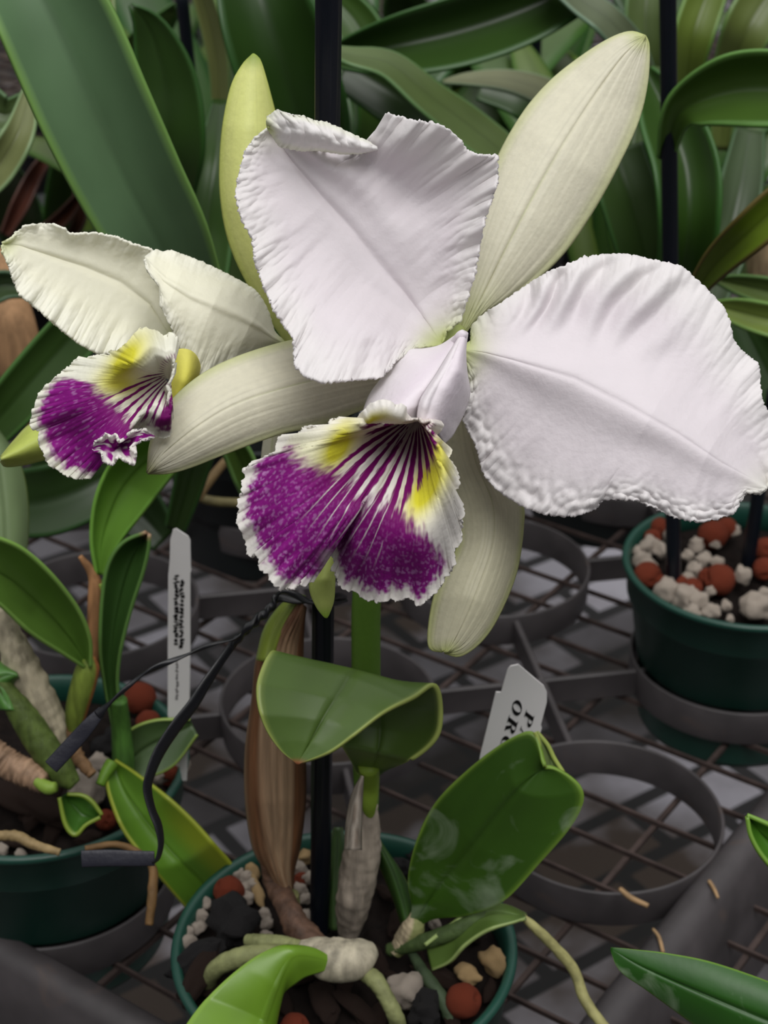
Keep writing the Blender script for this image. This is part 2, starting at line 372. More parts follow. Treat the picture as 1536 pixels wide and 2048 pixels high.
for (ij, lab) in bgpots:
    c = cell(*ij)+np.array([-0.01, 0.0]); bgcell[ij] = c
    if lab is None: continue
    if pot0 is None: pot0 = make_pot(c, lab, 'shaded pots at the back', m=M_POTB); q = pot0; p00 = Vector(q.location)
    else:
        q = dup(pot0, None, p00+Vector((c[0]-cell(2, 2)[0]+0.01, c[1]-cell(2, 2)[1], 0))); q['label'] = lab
# ---------------------------------------------------------------- stakes
def stake(pb, pt, rad, label, ridges=9):
    W = np.linspace(pb, pt, 24); n = 36; V = []
    for p in W:
        for k in range(n):
            a = 2*math.pi*k/n; r = rad*(1+0.03*math.cos(a*ridges)); V.append((p[0]+r*math.cos(a), p[1]+r*math.sin(a), p[2]))
    F = gridF(24, n, True)+[tuple(range(n-1, -1, -1)), tuple(range(23*n, 24*n))]
    return tag(mk('plant_stake', V, F, M_STAKE, at=pb), label, 'stake')
def up_from(x, y, h, x2, rise, lean=0.0, sink=0.05):
    b = G(x, y, h); yc = -(y-1024)/FPX*gd(y, h); 
    dt = gd(y, h)-SP*rise; X2 = (x2-768)/FPX*dt
    t = np.array([X2, b[1]+lean, b[2]+rise]); s = (b-t)/rise*sink
    return b+s, t
SB, ST = up_from(640, 1850, HR+0.008, 658, 0.385); stake(SB, ST, 0.00395, 'black plastic stake tied behind the main flower')
def sd(y):                                    # distance of the centre stake at picture height y
    b = G(640, 1850, HR+0.008); yc = -(1850-1024)/FPX*gd(1850, HR+0.008); d0 = gd(1850, HR+0.008); v = -(y-1024)/FPX
    k = (v*d0-yc)/(CP+v*SP); return d0-SP*k
RB, RT = up_from(1347, 1160, HR+0.004, 1334, 0.33); stake(RB, RT, 0.0038, 'dark stake standing in the right pot of pebbles')
b = G(1492, 1120, HR+0.004); stake(b-np.array([0, 0, .05]), b+np.array([0.004, 0.0, 0.10]), 0.0036, 'short dark stake at the rear of the pebble pot')
c = bgcell[(1, 3)]; b = P(412, 420, 1.02); stake(b-np.array([-0.01, 0, .22]), P(360, -40, 0.93), 0.0034, 'thin dark stake between the dark leaves at top left')
b = P(1060, 420, 1.25); stake(b-np.array([0, 0, .16]), P(1078, -40, 1.12), 0.0034, 'thin dark stake far behind the upper right sepal')
# ---------------------------------------------------------------- the flowering orchid
orchid = thing('flowering_orchid', G(640, 1900, HR+0.006), 'white cattleya orchid plant with two purple and yellow lipped blooms', 'orchid')
C_W = np.array(lin(242, 239, 238)); C_LAV = np.array(lin(237, 230, 234)); C_CREAM = np.array(lin(238, 239, 222)); C_YG = np.array(lin(196, 206, 120)); C_SEP = np.array(lin(230, 226, 204))
def mixc(a, b, t): t = np.asarray(t)[..., None]; return a*(1-t)+b*t
def petal_col(base, edge, tipc, gx=None):
    def f(g, U, V):
        n = nzg(U*5, V*3, 3.3)*0.5+0.5
        c = mixc(base, edge, sst(0.55, 1.0, np.abs(V)+0.25*n-0.1)*0.75)
        c = mixc(c, tipc, sst(0.88, 1.02, U)*0.6)
        c = mixc(c, C_YG, np.exp(-(U/0.07)**2)*0.9)
        return c
    return f
def ridged(amp, rib=0.0015, ribw=0.06, fu=40, fv=3, seed=0, bowl=0.0, wr=None):
    def f(U, V):
        n = nzg(U*fu, V*fv, seed+0.5)
        out = amp*n*np.abs(V)**1.5*np.clip(U*6, 0, 1)
        out += amp*0.35*nzg(U*fu*2.2, V*fv*3, seed+8)*sst(0.35, 0.9, np.abs(V))
        out += rib*np.exp(-(V/ribw)**2)*np.clip(np.minimum(U*5, (1-U)*4), 0, 1)
        out += bowl*(V**2)
        if wr: out += wr(U, V)
        return out
    return f
def flower_group(name, at): return group_part(name, orchid, at)
fl = flower_group('main_flower', P(905, 700, 0.52)); fl['label'] = 'large white main flower'
# main upper-left petal: L = left/lower edge, R = right/upper edge, both from the base to the upper-left tip
L = [(884, 690), (833, 697), (796, 719), (763, 756), (700, 762), (644, 766), (607, 753), (588, 731), (588, 682), (565, 648), (544, 615), (530, 582), (520, 556), (509, 523), (503, 475), (485, 447), (477, 423), (470, 385), (477, 348), (488, 304), (507, 278), (536, 256)]
R = [(884, 690), (893, 664), (922, 641), (933, 601), (948, 556), (959, 497), (970, 437), (989, 385), (996, 356), (996, 311), (959, 311), (933, 300), (922, 280), (896, 259), (872, 246), (826, 241), (789, 230), (774, 226), (768, 245), (752, 262), (738, 290), (700, 275), (677, 262), (640, 247), (600, 234), (555, 221), (536, 232), (536, 256)]
M = [(884, 690), (850, 640), (806, 583), (750, 520), (695, 450), (640, 390), (590, 330), (550, 275), (536, 256)]
def wr1(U, V):
    lower = np.exp(-((U-0.28)/0.17)**2)*sst(0.15, 0.6, -V)*0.014      # lower flap bulging forward
    fold = np.exp(-((U-0.62)/0.10)**2)*sst(0.45, 0.95, V)*0.007
    dip = -np.exp(-((U-0.5)/0.13)**2)*np.exp(-((V-0.45)/0.25)**2)*0.006
    ridge2 = 0.004*np.exp(-((V-0.30-0.3*(U-0.5))/0.14)**2)*sst(0.15, 0.5, U)
    edge = 0.0007*np.sin(U*120+V*3+3*nzg(U*9, V*2, 4))*sst(0.62, 1.0, V)*sst(0.1, 0.3, U)*sst(0.8, 0.5, U)
    return lower+fold+dip+ridge2+edge
blade('petal', M_PETAL, fl, dict(L=L, M=M, R=R, dL=[.503, .492, .487, .488, .493, .498, .502], dM=[.508, .508, .505, .503, .502, .503, .505], dR=[.508, .505, .500, .497, .495, .492, .496, .500, .500, .505]),
      petal_col(C_LAV, C_W, C_CREAM), nu=460, nv=121, smooth=False, jag=7, jagf=120, ruf=0.0045, ruff=12, seed=2, relief=ridged(0.0016, -0.0016, 0.05, 34, 3, 1, 0.0, wr1))
# curled rim at the top left of that petal
L2 = [(536, 256), (533, 236), (555, 219), (577, 232), (600, 230), (625, 241), (652, 246), (677, 256), (705, 270), (733, 282), (754, 296)]
R2 = [(536, 256), (560, 292), (600, 300), (640, 300), (680, 306), (715, 306), (754, 298)]
M2 = [(536, 256), (552, 258), (590, 262), (640, 275), (690, 288), (725, 296), (754, 297)]
blade('petal_rim', M_PETAL, fl, dict(L=L2, M=M2, R=R2, dL=[.494, .490, .490, .492, .496], dM=[.494, .4885, .4875, .489, .494], dR=[.499, .498, .4985, .499, .4985]), petal_col(C_W, C_CREAM, C_W), nu=90, nv=31, smooth=False, jag=4, jagf=50, ruf=0.0028, ruff=26, seed=9, relief=lambda U, V: 0.0013*nzg(U*16, V*2.0, 4)+0.0004*nzg(U*50, V*4, 7))
# main right petal
Lr = [(919, 699), (943, 682), (943, 653), (966, 628), (1024, 591), (1066, 562), (1107, 539), (1169, 514), (1210, 509), (1252, 508), (1314, 521), (1364, 533), (1405, 570), (1446, 612), (1461, 645), (1465, 678), (1484, 703), (1517, 728), (1521, 765), (1524, 800), (1540, 835), (1552, 880), (1556, 925), (1546, 962), (1533, 976)]
Rr = [(919, 699), (930, 728), (937, 770), (930, 800), (925, 838), (940, 868), (954, 897), (966, 947), (982, 968), (999, 984), (1045, 1013), (1086, 1028), (1120, 1032), (1153, 1032), (1190, 1018), (1206, 999), (1240, 998), (1273, 1001), (1314, 1018), (1347, 1034), (1397, 1044), (1435, 1038), (1467, 1026), (1492, 984), (1521, 988), (1533, 976)]
Mr = [(919, 699), (970, 706), (1024, 720), (1148, 757), (1252, 810), (1356, 868), (1440, 925), (1495, 955), (1533, 976)]
def wr2(U, V):
    pleat = 0.0028*np.sin(U*72+V*9+2*nzg(U*6, V*2, 9))*sst(0.22, 0.75, -V)*sst(1.0, 0.88, -V)*sst(0.10, 0.25, U)*sst(0.62, 0.45, U)
    low = 0.0016*nzg(U*55, V*14, 2)*sst(0.65, 0.95, V)
    cup = -0.004*np.exp(-((V+0.45)/0.3)**2)*sst(0.1, 0.4, U)
    band = 0.005*np.exp(-((V)/0.22)**2)*np.clip(np.minimum(U*4, (1-U)*2.5), 0, 1)
    return pleat+low+cup+band
blade('petal', M_PETAL, fl, dict(L=Lr, M=Mr, R=Rr, dL=[.512, .518, .520, .518, .512, .508], dM=[.510, .507, .503, .498, .497, .503], dR=[.510, .512, .510, .502, .497, .497, .503]),
      petal_col(C_LAV, C_W, C_CREAM), nu=460, nv=121, smooth=False, jag=6, jagf=120, ruf=0.0035, ruff=13, seed=5, relief=ridged(0.0009, -0.0006, 0.02, 34, 3, 12, 0.0, wr2))
# sepals
def sepal_col(base, edge, tipc=None):
    tipc = C_YG if tipc is None else tipc
    def f(g, U, V):
        vein = 0.5+0.5*nzg(V*26, U*1.3, 2)
        c = mixc(base, base*0.90, sst(0.5, 0.85, vein)*0.6)
        c = mixc(c, edge, sst(0.72, 1.0, np.abs(V))*0.7)
        c = mixc(c, tipc, sst(0.93, 1.0, U)*0.8)
        c = mixc(c, base*np.array([.72, .80, .55]), np.exp(-(V/0.02)**2)*sst(0.75, 0.4, U)*0.7)
        c = mixc(c, C_YG*0.9, np.exp(-(U/0.14)**2)*0.9)
        return c
    return f
def srel(rib=-0.0008, bowl=0.0, amp=0.0003):
    return lambda U, V: rib*np.exp(-(V/0.03)**2)*np.clip(np.minimum(U, 1-U)*6, 0, 1)+amp*nzg(V*24, U*2, 1)+bowl*V*V
blade('sepal', M_SEPAL, fl, dict(L=[(912, 690), (915, 600), (945, 480), (985, 340), (1040, 235), (1100, 163), (1170, 108), (1225, 75), (1262, 64), (1290, 72)],
      M=[(912, 690), (955, 610), (1010, 500), (1090, 350), (1170, 220), (1240, 120), (1290, 72)],
      R=[(912, 690), (960, 632), (1040, 585), (1120, 515), (1180, 432), (1232, 340), (1276, 245), (1295, 165), (1298, 95), (1290, 72)],
      dL=[.520, .530, .535, .540, .548, .548], dM=[.520, .524, .526, .530, .540, .546], dR=[.520, .530, .534, .538, .546, .548]), sepal_col(C_SEP, lin(205, 210, 150)), nu=90, nv=61, relief=srel(-0.0008))
blade('sepal', M_SEPAL, fl, dict(L=[(880, 720), (760, 705), (680, 672), (590, 680), (480, 712), (400, 752), (335, 812), (303, 880), (295, 946)],
      M=[(880, 720), (790, 745), (690, 750), (590, 770), (480, 805), (400, 850), (330, 905), (295, 946)],
      R=[(880, 720), (800, 782), (740, 812), (640, 850), (560, 868), (450, 908), (380, 935), (335, 946), (295, 946)],
      dL=[.520, .518, .514, .508, .502, .498], dM=[.520, .512, .506, .500, .494, .494], dR=[.520, .516, .512, .505, .500, .498]), sepal_col(C_SEP, lin(200, 206, 140), lin(140, 140, 70)), nu=90, nv=61, relief=srel(-0.0003))
blade('sepal', M_SEPAL, fl, dict(L=[(905, 720), (880, 820), (878, 900), (905, 1000), (915, 1090), (880, 1160), (862, 1220), (857, 1292), (885, 1303)],
      M=[(905, 720), (930, 820), (950, 920), (985, 1010), (985, 1090), (955, 1180), (925, 1250), (900, 1295), (888, 1304)],
      R=[(905, 720), (965, 810), (1000, 900), (1042, 1000), (1046, 1050), (1032, 1145), (995, 1235), (960, 1285), (920, 1312), (889, 1305)],
      dL=[.525, .532, .538, .535, .532, .530], dM=[.525, .528, .531, .530, .526, .528], dR=[.525, .532, .540, .540, .536, .530]), sepal_col(lin(212, 208, 180)*np.ones(3), lin(192, 200, 120)), nu=90, nv=61, relief=srel(-0.0003))

tube('flower_base', [(900, 735, .512, 10), (905, 710, .513, 26), (910, 685, .514, 24), (918, 660, .518, 14)], M_SEPAL, fl, col=np.array(lin(186, 198, 120)), seg=20)
# tube of the lip: two overlapping side lobes and the column tip
tubecol = lambda g, U, V: mixc(np.array(lin(236, 226, 234)), C_W, np.abs(V)*0.6)
lip = group_part('lip', fl, P(860, 760, 0.49)); lip['label'] = 'purple and yellow lip with white frilled edge'
blade('side_lobe', M_LIP, lip, dict(L=[(912, 672), (880, 692), (845, 699), (812, 700), (790, 722), (762, 760), (738, 795), (722, 842)],
      M=[(912, 672), (895, 700), (868, 730), (840, 760), (810, 790), (780, 825), (752, 845)],
      R=[(914, 674), (900, 712), (880, 745), (862, 775), (848, 800), (842, 820), (836, 842)],
      dL=[.500, .498, .496, .494, .492, .488], dM=[.498, .484, .476, .470, .466, .464], dR=[.498, .487, .480, .475, .472, .474]), tubecol, nu=60, nv=41)
blade('side_lobe', M_LIP, lip, dict(L=[(926, 664), (910, 690), (890, 722), (870, 755), (850, 785), (840, 805), (836, 835), (842, 845)],
      M=[(930, 664), (922, 700), (915, 740), (900, 780), (885, 820), (872, 846), (865, 856)],
      R=[(934, 666), (930, 700), (932, 742), (938, 785), (928, 822), (912, 855), (902, 872), (886, 888)],
      dL=[.496, .482, .476, .471, .468, .466], dM=[.494, .478, .470, .468, .468, .468], dR=[.496, .490, .492, .494, .493, .484]), tubecol, nu=60, nv=41,
      relief=lambda U, V: 0.0025*np.exp(-((V+0.8)/0.14)**2)*np.clip(np.minimum(U, 1-U)*6, 0, 1))
tube('column', [(903, 700, .500, 12), (914, 684, .494, 12), (923, 671, .490, 11), (928, 664, .489, 7)], M_LIP, lip, col=np.array(lin(238, 230, 236)), seg=20)

# frilled blade of the lip: rays from the throat to the traced outline
def lip_blade(name, parent, T, outline, depth, colour, jag=8, na=420, nr=130, seed=0, ruf=0.003, thick=0.0007, Tr=None):
    O = resamp(np.array(outline, float), na)
    idx = np.linspace(0, 1, na)
    tg = np.gradient(O, axis=0); tg /= np.linalg.norm(tg, axis=1)[:, None]+1e-9; nn = np.stack([-tg[:, 1], tg[:, 0]], -1)
    jj = np.array([nz(a*55, seed, 1)+0.6*nz(a*140, seed, 2)+0.7*nz(a*300, seed, 3) for a in idx])*jag
    cen = np.array(T if np.ndim(T) == 1 else T[0], float); ln = np.linalg.norm(O-cen, axis=1); damp = sst(25, 110, ln)
    O2_ = O+nn*(jj*damp)[:, None]
    t = np.linspace(0, 1, nr); TT, AA = np.meshgrid(t, idx, indexing='ij')
    T_ = np.array(T, float)
    if T_.ndim == 1: base = np.tile(T_, (na, 1))
    else: base = resamp(T_, na)
    XY = base[None]*(1-TT[..., None])+O[None]*TT[..., None]+(O2_-O)[None]*(TT[..., None]**6)
    X, Y = XY[..., 0], XY[..., 1]
    D = depth(X, Y, TT, AA)
    rr = np.array([nz(a*26, seed, 11)+0.6*nz(a*60, seed, 12)+0.3*nz(a*130, seed, 13) for a in idx])*ruf*damp
    D = D+rr[None]*sst(0.72, 1.0, TT)-0.0003*nzg(AA*120, TT*3, seed+2)*sst(0.25, 0.8, TT)
    C = colour(X, Y, (1-TT)*ln[None], AA)
    V = Pn(np.stack([X, Y, D], -1).reshape(-1, 3))
    return mk(name, V, gridF(nr, na), M_LIP, parent, C.reshape(-1, 3), thick)
C_PUR = np.array(lin(146, 26, 136)); C_PURD = np.array(lin(106, 8, 82)); C_PINK = np.array(lin(206, 150, 208)); C_YEL = np.array(lin(222, 216, 62)); C_LW = np.array(lin(238, 234, 228)); C_TAN = np.array(lin(222, 200, 190))
def main_lip_col(X, Y, T, A):
    x0, y0 = 836, 826
    r = np.hypot(X-x0, Y-y0); ph = np.degrees(np.arctan2(Y-y0, X-x0))
    ph = np.where(ph < -90, ph+360, ph)
    phw = ph+(r-150)*0.02*np.where(ph > 125, 1, -1)
    n1 = nzg(ph*0.35, r*0.018, 1); n2 = nzg(ph*0.9, r*0.07, 2); n3 = nzg(X*0.16, Y*0.16, 3)
    c = np.tile(C_LW, X.shape+(1,))
    c = mixc(c, np.array(lin(232, 230, 190)), np.exp(-((X-610)/55)**2-((Y-905)/45)**2)*0.8)
    c = mixc(c, C_YEL, np.clip(np.exp(-((X-676+(Y-890)*0.45)/30)**2-((Y-893)/50)**2)*1.3, 0, 1))
    c = mixc(c, C_YEL, np.clip(np.exp(-(((X-856)-(Y-970)*-0.42)/34)**2-((Y-975)/68)**2)*1.35, 0, 1))
    c = mixc(c, C_YEL, np.clip(np.exp(-((X-876)/16)**2-((Y-905)/34)**2)*1.1, 0, 1))
    c = mixc(c, C_TAN, np.exp(-(r/60)**2)*0.8)
    # solid purple beyond a boundary that depends on the direction
    R0 = np.interp(ph, [60, 70, 76, 81, 87, 94, 102, 110, 119, 126, 132, 140, 146, 152, 158, 165, 170, 176], [640, 430, 335, 285, 245, 212, 192, 196, 205, 205, 195, 190, 205, 232, 255, 262, 330, 600])
    p = sst(-26, 26, r-R0+n2*22+n1*18)
    # veins in the throat
    Rend = np.interp(ph, [50, 62, 70, 78, 85, 92, 98, 104, 130, 142, 150, 156, 165, 175, 185], [60, 95, 110, 130, 150, 175, 190, 400, 400, 300, 150, 120, 130, 110, 90])
    Rst = np.interp(ph, [60, 90, 120, 125, 150, 180], [15, 25, 40, 25, 22, 22])
    per = 8.6
    q = np.cos((phw-122.5)/per*2*math.pi+0.7*nzg(ph*0.12, r*0.012, 7))
    wd = np.interp(r, [0, 60, 120, 200, 300], [0.1, 0.35, 0.3, 0.45, 0.7])+0.35*(ph < 100)*sst(20, 70, r)
    v = sst(-0.1, 0.35, q+wd+n2*0.45-0.15)*sst(0, 14, r-Rst)*sst(0, 22, Rend-r+n2*12)
    v *= np.where(np.abs(ph-121) < 6, 1.0, 1.0)
    lines = sst(0.86, 1.0, np.cos((phw-124)/4.3*2*math.pi))*sst(340, 240, r)*(np.abs(ph-123) < 18)
    p = np.maximum(p, v)
    p = p*(1-lines*sst(150, 230, r)*0.85)
    # pale flecks and the white rim
    fl_ = sst(0.05, 0.36, nzg(ph*0.9, r*0.09, 21)*0.7+0.6*nzg(X*0.22, Y*0.22, 23)+n3*0.3)*sst(190, 290, r)*(0.55+0.45*sst(90, 30, T))
    dark = sst(330, 180, r)
    pur = mixc(C_PUR, C_PURD, dark*0.75)
    pur = mixc(pur, C_PINK, fl_*0.8*(1-dark*0.6))
    rim = sst(34, 12, T+n1*14+13*nzg(X*0.13, Y*0.13, 31)+8*nzg(ph*1.6, r*0.04, 33))
    notch = np.exp(-((X-655)/14)**2)*sst(1090, 1112, Y)
    c = mixc(c, pur, p*(1-rim)*(1-0.6*notch))
    c = mixc(c, C_LW, rim*0.6*(1-p*(1-rim)))
    return c
MO = [(836, 838), (800, 842), (765, 846), (728, 850), (711, 861), (700, 850), (690, 843), (672, 838), (657, 839), (652, 861), (638, 855), (626, 853), (610, 856), (597, 865), (591, 880), (580, 888), (572, 876), (556, 873), (552, 886), (552, 902), (538, 908), (526, 919), (510, 924), (499, 931), (490, 942), (487, 955), (482, 986), (476, 1005), (472, 1024), (477, 1047), (482, 1062), (486, 1078), (494, 1096), (504, 1110), (512, 1108), (516, 1125), (520, 1140), (532, 1152), (545, 1162), (552, 1172), (560, 1181), (575, 1175), (589, 1179), (597, 1168), (599, 1162), (606, 1173), (616, 1167), (626, 1162), (634, 1148), (643, 1135), (652, 1115), (657, 1097), (663, 1104), (666, 1122), (665, 1139), (670, 1158), (677, 1169), (690, 1179), (700, 1180), (712, 1183), (721, 1196), (735, 1200), (751, 1206), (765, 1200), (778, 1196), (790, 1202), (812, 1197), (828, 1204), (841, 1213), (852, 1203), (862, 1193), (870, 1184), (879, 1176), (886, 1168), (892, 1155), (903, 1143), (910, 1128), (904, 1110), (912, 1096), (918, 1082), (924, 1071), (922, 1050), (927, 1030), (925, 1012), (915, 1003), (908, 992), (904, 983), (914, 974), (919, 963), (918, 950), (914, 940), (902, 932), (892, 921), (899, 910), (900, 899), (892, 893), (888, 885), (874, 880), (870, 872), (880, 864), (888, 852), (882, 843), (868, 846), (855, 850), (848, 846), (842, 836)]
def main_lip_d(X, Y, T, A):
    ph = np.arctan2(Y-836, X-836)
    d = 0.492-0.034*sst(0, 0.55, T)+0.012*sst(0.55, 1, T)
    d += 0.012*np.exp(-((X-690)/60)**2)*sst(0.75, 1.0, T)*sst(1000, 1100, Y)   # parted in the middle
    d -= 0.010*np.exp(-(((X-560)-(1130-Y)*0.25)/70)**2)*sst(0.3, 0.9, T)
    d -= 0.006*np.exp(-((X-830)/60)**2)*np.exp(-((Y-1090)/70)**2)
    d -= 0.006*np.exp(-((X-900)/35)**2)*np.exp(-((Y-960)/90)**2)
    d += 0.010*np.exp(-((X-775)/45)**2)*sst(1000, 860, Y)*T                       # hollow throat
    return d
lip_blade('lip_blade', lip, (836, 838), MO, main_lip_d, main_lip_col, seed=3, na=700, nr=190, ruf=0.0045)
collar_col = lambda g, U, V: mixc(mixc(C_LW, C_YEL, np.exp(-((V-0.15)/0.45)**2)*np.exp(-((U-0.3)/0.26)**2)), C_LW, sst(0.4, 0.9, -V))
blade('collar', M_LIP, lip, dict(L=[(708, 862), (716, 838), (722, 826), (733, 818), (740, 808), (752, 804), (765, 800), (780, 803), (790, 812), (802, 808), (811, 814), (812, 828), (822, 838), (832, 836), (837, 834)],
      M=[(708, 862), (724, 850), (745, 833), (770, 826), (795, 834), (820, 840), (837, 836)],
      R=[(708, 862), (720, 858), (735, 848), (760, 843), (785, 845), (812, 845), (825, 842), (837, 836)],
      dL=[.474, .459, .456, .458, .474], dM=[.474, .458, .455, .458, .473], dR=[.474, .464, .462, .464, .474]), collar_col, nu=80, nv=31, smooth=False, jag=2.5, ruf=0.0015, seed=8)

# ---------------------------------------------------------------- smaller flower at the left
fs = flower_group('side_flower', P(560, 700, 0.56)); fs['label'] = 'smaller cream flower at the left'
C_CR = np.array(lin(247, 245, 226)); C_CR2 = np.array(lin(249, 248, 236))
blade('sepal', M_SEPAL, fs, dict(L=[(580, 695), (540, 640), (505, 585), (472, 520), (452, 460), (441, 385), (441, 310), (448, 240), (463, 172), (485, 130), (506, 108)],
      M=[(580, 695), (565, 600), (535, 500), (510, 400), (500, 300), (502, 200), (507, 108)],
      R=[(585, 695), (605, 600), (590, 500), (580, 400), (570, 300), (548, 218), (532, 158), (520, 120), (508, 108)],
      dL=[.555, .552, .548, .545, .545], dM=[.555, .546, .540, .540, .545], dR=[.555, .552, .550, .548, .545]), sepal_col(lin(226, 230, 146)*np.ones(3), lin(206, 216, 112), lin(130, 160, 50)), nu=80, nv=41)
blade('petal', M_PETAL, fs, dict(L=[(352, 690), (333, 600), (312, 510), (303, 499), (266, 488), (233, 474), (190, 466), (139, 468), (128, 457), (108, 449), (87, 446), (47, 452), (22, 477), (4, 486)],
      M=[(352, 690), (300, 610), (240, 565), (170, 535), (100, 512), (40, 492), (4, 488)],
      R=[(352, 690), (300, 705), (262, 700), (219, 709), (197, 709), (153, 685), (109, 649), (84, 627), (66, 612), (36, 587), (22, 550), (15, 525), (4, 505), (4, 490)],
      dL=[.552, .545, .538, .535, .532], dM=[.552, .548, .543, .538, .533], dR=[.550, .536, .530, .528, .530]), petal_col(C_CR, C_CR2, lin(210, 220, 140)), nu=260, nv=71, smooth=False, jag=5, jagf=80, ruf=0.003, seed=21, relief=ridged(0.0010, -0.0012, 0.07, 26, 3, 5))
blade('petal', M_PETAL, fs, dict(L=[(572, 688), (548, 665), (543, 649), (536, 625), (524, 600), (508, 580), (474, 560), (437, 541), (401, 524), (370, 512), (343, 502), (325, 505), (310, 500), (290, 516)],
      M=[(572, 690), (545, 675), (520, 655), (480, 632), (430, 610), (380, 590), (330, 560), (300, 530), (290, 518)],
      R=[(572, 692), (536, 693), (505, 706), (474, 720), (448, 734), (423, 747), (405, 757), (390, 765), (386, 748), (370, 712), (354, 685), (339, 649), (328, 625), (321, 612), (321, 576), (308, 558), (295, 543), (289, 519)],
      dL=[.550, .545, .540, .535, .530], dM=[.545, .530, .522, .520, .524], dR=[.548, .530, .522, .518, .522]), petal_col(C_CR, C_CR2, C_CR2), nu=260, nv=71, smooth=False, jag=3, ruf=0.002, seed=25, relief=ridged(0.0008, 0.0012, 0.08, 24, 3, 7))
blade('sepal', M_SEPAL, fs, dict(L=[(200, 860), (150, 835), (100, 838), (60, 850), (30, 880), (2, 914)], M=[(200, 880), (140, 868), (80, 880), (40, 900), (2, 918)], R=[(200, 905), (140, 905), (90, 918), (50, 928), (12, 932), (2, 922)],
      dL=.545, dM=[.54, .535, .532], dR=.542), sepal_col(lin(196, 208, 104)*np.ones(3), lin(205, 214, 130)), nu=40, nv=21)
blade('sepal', M_SEPAL, fs, dict(L=[(535, 840), (528, 880), (524, 925), (530, 960)], M=[(548, 840), (545, 880), (540, 925), (535, 962)], R=[(562, 840), (562, 880), (558, 925), (540, 962)], dL=.552, dM=.548, dR=.552), sepal_col(C_SEP, C_SEP), nu=30, nv=15)
slip = group_part('lip', fs, P(340, 760, 0.53)); slip['label'] = 'small purple lip with yellow throat'
def side_lip_col(X, Y, T, A):
    x0, y0 = 352, 742
    r = np.hypot(X-x0, Y-y0); ph = np.degrees(np.arctan2(Y-y0, X-x0)); ph = np.where(ph < -60, ph+360, ph)
    n1 = nzg(ph*0.35, r*0.02, 41); n2 = nzg(ph*1.0, r*0.08, 42)
    c = np.tile(np.array(lin(238, 237, 222)), X.shape+(1,))
    c = mixc(c, C_YEL, np.clip(1.2*np.exp(-(((X-255)-(Y-715)*-0.55)/32)**2-((Y-722)/52)**2), 0, 1))
    c = mixc(c, C_YEL, 0.9*np.exp(-((X-238)/42)**2-((Y-768)/24)**2))
    R0 = np.interp(ph, [80, 95, 104, 112, 120, 130, 140, 150, 158, 166, 172, 180, 190], [34, 42, 60, 105, 125, 140, 135, 138, 150, 158, 172, 260, 500])
    p = sst(-14, 14, r-R0+n2*14+n1*10)
    per = 9.0
    q = np.cos((ph+(r-80)*0.05)/per*2*math.pi)
    v = sst(0.05, 0.5, q+n2*0.5-0.1)*sst(18, 34, r)*sst(0, 14, np.interp(ph, [90, 110, 150, 160, 172, 180], [400, 400, 400, 130, 75, 40])-r)
    p = np.maximum(p, v)
    fl_ = sst(0.2, 0.42, nzg(ph*1.2, r*0.07, 51))*sst(130, 200, r)
    pur = mixc(mixc(C_PUR, C_PURD, sst(230, 110, r)*0.7), C_PINK, fl_*0.5)
    rim = sst(28, 9, T+n1*10+9*nzg(X*0.15, Y*0.15, 61)+5*n2)
    return mixc(c, pur, p*(1-rim))
SO = [(352, 700), (357, 690), (354, 672), (345, 664), (328, 671), (318, 664), (306, 660), (290, 657), (277, 658), (266, 672), (255, 685), (247, 692), (237, 700), (228, 706), (219, 700), (221, 712), (200, 710), (182, 714), (168, 718), (157, 714), (148, 722), (139, 733), (122, 745), (106, 758), (92, 772), (77, 787), (68, 815), (58, 846), (66, 858), (77, 864), (76, 880), (80, 897), (88, 908), (91, 922), (101, 932), (113, 940), (130, 952), (146, 957), (162, 958), (179, 957), (188, 940), (197, 928), (206, 926), (215, 900), (228, 885), (245, 868), (262, 858), (285, 856), (300, 862), (310, 875), (325, 877), (339, 873), (340, 858), (346, 835), (336, 832), (332, 822), (341, 798), (333, 788), (330, 778), (340, 765), (350, 745), (352, 725)]
def side_lip_d(X, Y, T, A):
    d = 0.496-0.016*sst(0, 0.5, T)+0.010*sst(0.6, 1, T)
    d -= 0.010*np.exp(-((X-265)/35)**2-((Y-705)/50)**2)
    d += 0.006*np.exp(-((X-150)/50)**2-((Y-880)/50)**2)
    return d
lip_blade('lip_blade', slip, [(340, 760), (325, 752), (330, 757), (338, 768), (340, 770), (340, 760)], SO, side_lip_d, side_lip_col, seed=13, na=520, nr=130, jag=4, ruf=0.0035)
curl_col = lambda g, U, V: mixc(C_LW, C_PUR, sst(0.15, 0.35, nzg(U*9, V*3, 5)+0.55-np.abs(V)*0.75))
blade('lip_curl', M_LIP, slip, dict(L=[(184, 898), (190, 882), (206, 876), (212, 866), (222, 874), (232, 868), (238, 884), (246, 880), (262, 862), (290, 858), (308, 870)],
      M=[(184, 898), (200, 893), (215, 892), (228, 897), (242, 892), (258, 884), (280, 872), (308, 872)],
      R=[(184, 898), (190, 906), (204, 905), (207, 925), (225, 930), (237, 912), (250, 922), (268, 930), (272, 906), (258, 898), (278, 884), (308, 876)],
      dL=[.486, .476, .474, .478, .486], dM=[.486, .480, .486, .480, .486], dR=[.486, .472, .470, .474, .486]), curl_col, nu=90, nv=31, smooth=False, jag=3, ruf=0.003, seed=31)
blade('side_lobe', M_LIP, slip, dict(L=[(350, 700), (346, 740), (340, 790), (342, 815)], M=[(385, 705), (378, 745), (362, 785), (345, 818)], R=[(400, 740), (392, 765), (372, 795), (345, 820)], dL=.515, dM=[.515, .508, .51], dR=.525), lambda g, U, V: mixc(np.array(lin(222, 216, 110)), C_YEL, U*0.7), nu=30, nv=21)
